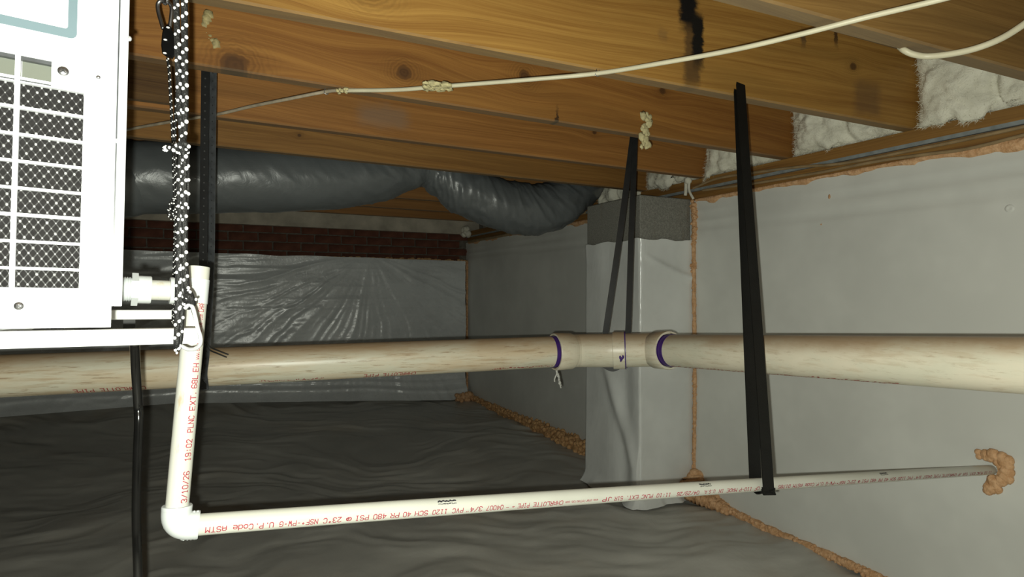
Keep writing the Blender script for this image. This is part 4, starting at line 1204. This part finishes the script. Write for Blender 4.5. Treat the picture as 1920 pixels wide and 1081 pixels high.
def rope_part(name, root, seq, r, pitch, ph=0.0, fs=1.0):
    mb, fl_ = MB(), MB(); cord(mb, fl_, pix(seq), r, pitch, ph, 10, fs)
    o = under(mb.build(name, M['cord'], None, True), root)
    f = fl_.build('tracer_fleck', M['fleck'], o, True); f['kind'] = 'stuff'
    f.matrix_parent_inverse = (root.matrix_basis @ root.matrix_basis.inverted())
    return o
D1 = .625
rope_part('cord', front_rope, [(327, -330, .66), (329, -60, D1), (331, 20, D1), (333, 90, D1), (335.5, 160, D1), (338, 210, D1), (341, 250, D1), (341, 285, D1), (338, 330, D1), (338, 400, D1), (336, 470, D1), (334, 530, D1), (333, 590, D1), (331, 640, D1 - .005), (332, 654, D1 + .004)], .0031, .0143, .2)
rope_part('cord', front_rope, [(348, -330, .66), (346, -60, D1), (346, 30, D1), (346.5, 120, D1), (347, 200, D1), (345, 250, D1), (342, 275, D1 - .004), (346, 300, D1), (345, 360, D1), (346, 420, D1), (346, 480, D1), (349, 530, D1), (352, 565, D1)], .0033, .0130, .5)
rope_part('cord', front_rope, [(350, 268, D1 + .004), (350, 300, D1 + .003), (351, 350, D1 + .003), (348, 400, D1 + .003), (342, 450, D1 + .002), (342, 520, D1 + .002), (341, 580, D1 + .002), (338, 630, D1), (334, 650, D1)], .0028, .0150, .8)
rope_part('cord', front_rope, [(336, 272, D1 - .006), (345, 268, D1 - .010), (351, 275, D1 - .006), (346, 284, D1 + .004), (336, 281, D1 + .004), (333, 275, D1 - .004), (324, 278, D1 - .004), (315, 276, D1 - .003)], .0031, .0120, .1)
rope_part('cord', front_rope, [(349, 545, D1 - .003), (357, 552, D1 - .006), (359, 563, D1 - .004), (352, 570, D1), (346, 562, D1 + .004), (350, 553, D1 - .007), (358, 558, D1 - .008), (361, 570, D1 - .002), (353, 575, D1 + .002)], .0032, .0200, .3, .7)
mb = MB()
for i in range(26):
    a = F(318, 277, D1 - .003); b = a - RT * random.uniform(.003, .007) + V((0, 0, random.uniform(-.004, .003))) + FW * random.uniform(-.003, .003)
    mb.tube([a, a.lerp(b, .5) + V((0, 0, random.uniform(-.001, .001))), b], .0006, 5)
mb.ball(F(313, 276, D1 - .003), .0028, 2, (1.2, 1, 1), .3)
under(mb.build('frayed_tip', M['fleck'], None, True), front_rope)['kind'] = 'stuff'
# steel carabiner that clips the front bar
def loop_tube(name, seq, r, mat, root, n=12):
    mb = MB(); mb.tube(smooth_path(pix(seq), 8), r, n); return under(mb.build(name, mat, None, True), root)
loop_tube('carabiner', [(347, 577, D1 - .002), (354, 571, D1 - .004), (361, 575, D1 - .006), (366, 592, D1 - .008), (371, 615, D1 - .010), (376, 632, D1 - .008), (375, 645, D1 - .004), (366, 653, D1), (353, 654, D1 + .003), (342, 649, D1 + .004), (335, 645, D1 + .006)], .0021, M['chrome'], front_rope)
loop_tube('carabiner_gate', [(360, 578, D1), (366, 600, D1 + .004), (371, 620, D1 + .005), (375, 636, D1)], .0013, M['dull_steel'], front_rope)
# rear rope
D2 = .95
rope_part('cord', rear_rope, [(314, 108, D2), (317, 130, D2), (319, 165, D2), (321, 200, D2), (323, 240, D2), (325, 280, D2), (326, 330, D2 + .02), (327, 372, D2 + .03), (321, 384, D2 + .03), (316, 395, D2 + .03), (318, 405, D2 + .03), (327, 408, D2 + .03), (328, 430, D2 + .04), (327, 480, D2 + .06), (325, 540, D2 + .08), (324, 602, D2 + .10)], .0022, .0115, .3)
rope_part('cord', rear_rope, [(333, 60, D2), (333, 140, D2), (331, 190, D2), (328, 250, D2), (329, 300, D2), (331, 360, D2 + .02), (327, 395, D2 + .03), (331, 430, D2 + .04), (330, 520, D2 + .07), (327, 600, D2 + .10)], .0022, .0125, .7)
rope_part('cord', rear_rope, [(330, 370, D2 + .02), (322, 376, D2 + .015), (318, 392, D2 + .015), (326, 402, D2 + .02), (333, 394, D2 + .02), (330, 378, D2 + .015), (325, 372, D2 + .02)], .0022, .010, .4)
mb = MB()
body = [(306, 52), (314, 45), (323, 52), (328, 62), (330, 100), (324, 110), (312, 106), (304, 100), (302, 84), (304, 62)]
for k, dd in enumerate((D2 - .012, D2 + .012)): pass
n = len(body)
ins = lambda q, k: (314.5 + (q[0] - 314.5) * k, 79 + (q[1] - 79) * k)
rings = []
for (dd, k) in ((D2 - .013, .86), (D2 - .010, 1.0), (D2 + .010, 1.0), (D2 + .013, .86)):
    rings.append([F(ins(q, k)[0], ins(q, k)[1], dd) for q in body])
mb.add([p for r in rings for p in r], [(a * n + i, a * n + (i + 1) % n, (a + 1) * n + (i + 1) % n, (a + 1) * n + i) for a in range(3) for i in range(n)] + [tuple(range(n))[::-1], tuple(3 * n + i for i in range(n))])
under(mb.build('ratchet_body', M['black_plastic'], None), rear_rope)
mb = MB()
for (u, v) in ((315, 51), (310, 74), (309, 99)): mb.ball(F(u, v, D2 - .014), .0022, 2, (1.3, 1, .7))
under(mb.build('rivet', M['fleck'], None, True), rear_rope)
loop_tube('carabiner', [(306, 54, D2), (302, 40, D2), (297, 22, D2), (296, 8, D2), (301, 1, D2), (310, 0, D2), (318, 6, D2), (322, 16, D2), (321, 32, D2), (319, 46, D2), (318, 54, D2)], .0031, M['dull_steel'], rear_rope)
loop_tube('screw_hook', [(312, -60, D2 - .01), (312, -30, D2 - .01), (314, -8, D2 - .01), (311, 6, D2 - .004), (306, 3, D2 + .008), (306, -6, D2 + .008)], .0026, M['dull_steel'], rear_rope)

# ------------------------------------------------------------------ black power cable hanging from the unit
pw = [F(252.5, 640, .70), F(253, 652, .72), F(254.5, 690, .77), F(258.5, 754, .80), F(260, 791, .80), F(257.5, 858, .80), F(255.6, 940, .80), F(256, 995, .80), F(258.6, 1081, .80), F(262, 1300, .82)]
e_ = pw[-1]
pw += [V((e_.x, e_.y, .06)), V((e_.x - .05, e_.y - .03, .018)), V((e_.x - .3, e_.y - .05, .018)), V((e_.x - .6, e_.y - .3, .018))]
mb = MB(); P = smooth_path(pw, 10); mb.tube(P, .0056, 18)
tag(mb.build('power_cable', M['hose'], None, True), 'black power cable dangling from under the white unit to the ground', 'cable')
# two stiff dark wire ends beside the carabiner
mb = MB()
mb.tube(smooth_path(pix([(383, 636, 1.45), (395, 650, 1.45), (410, 657, 1.44), (428, 664, 1.44)])), .0016, 8)
mb.tube(smooth_path(pix([(383, 640, 1.45), (393, 655, 1.45), (408, 662, 1.44), (425, 669, 1.44)])), .0016, 8)
tag(mb.build('tie_wire', M['near_black'], None, True), 'pair of thin dark wire ends sticking out over the thick drain by the carabiner', 'wire')
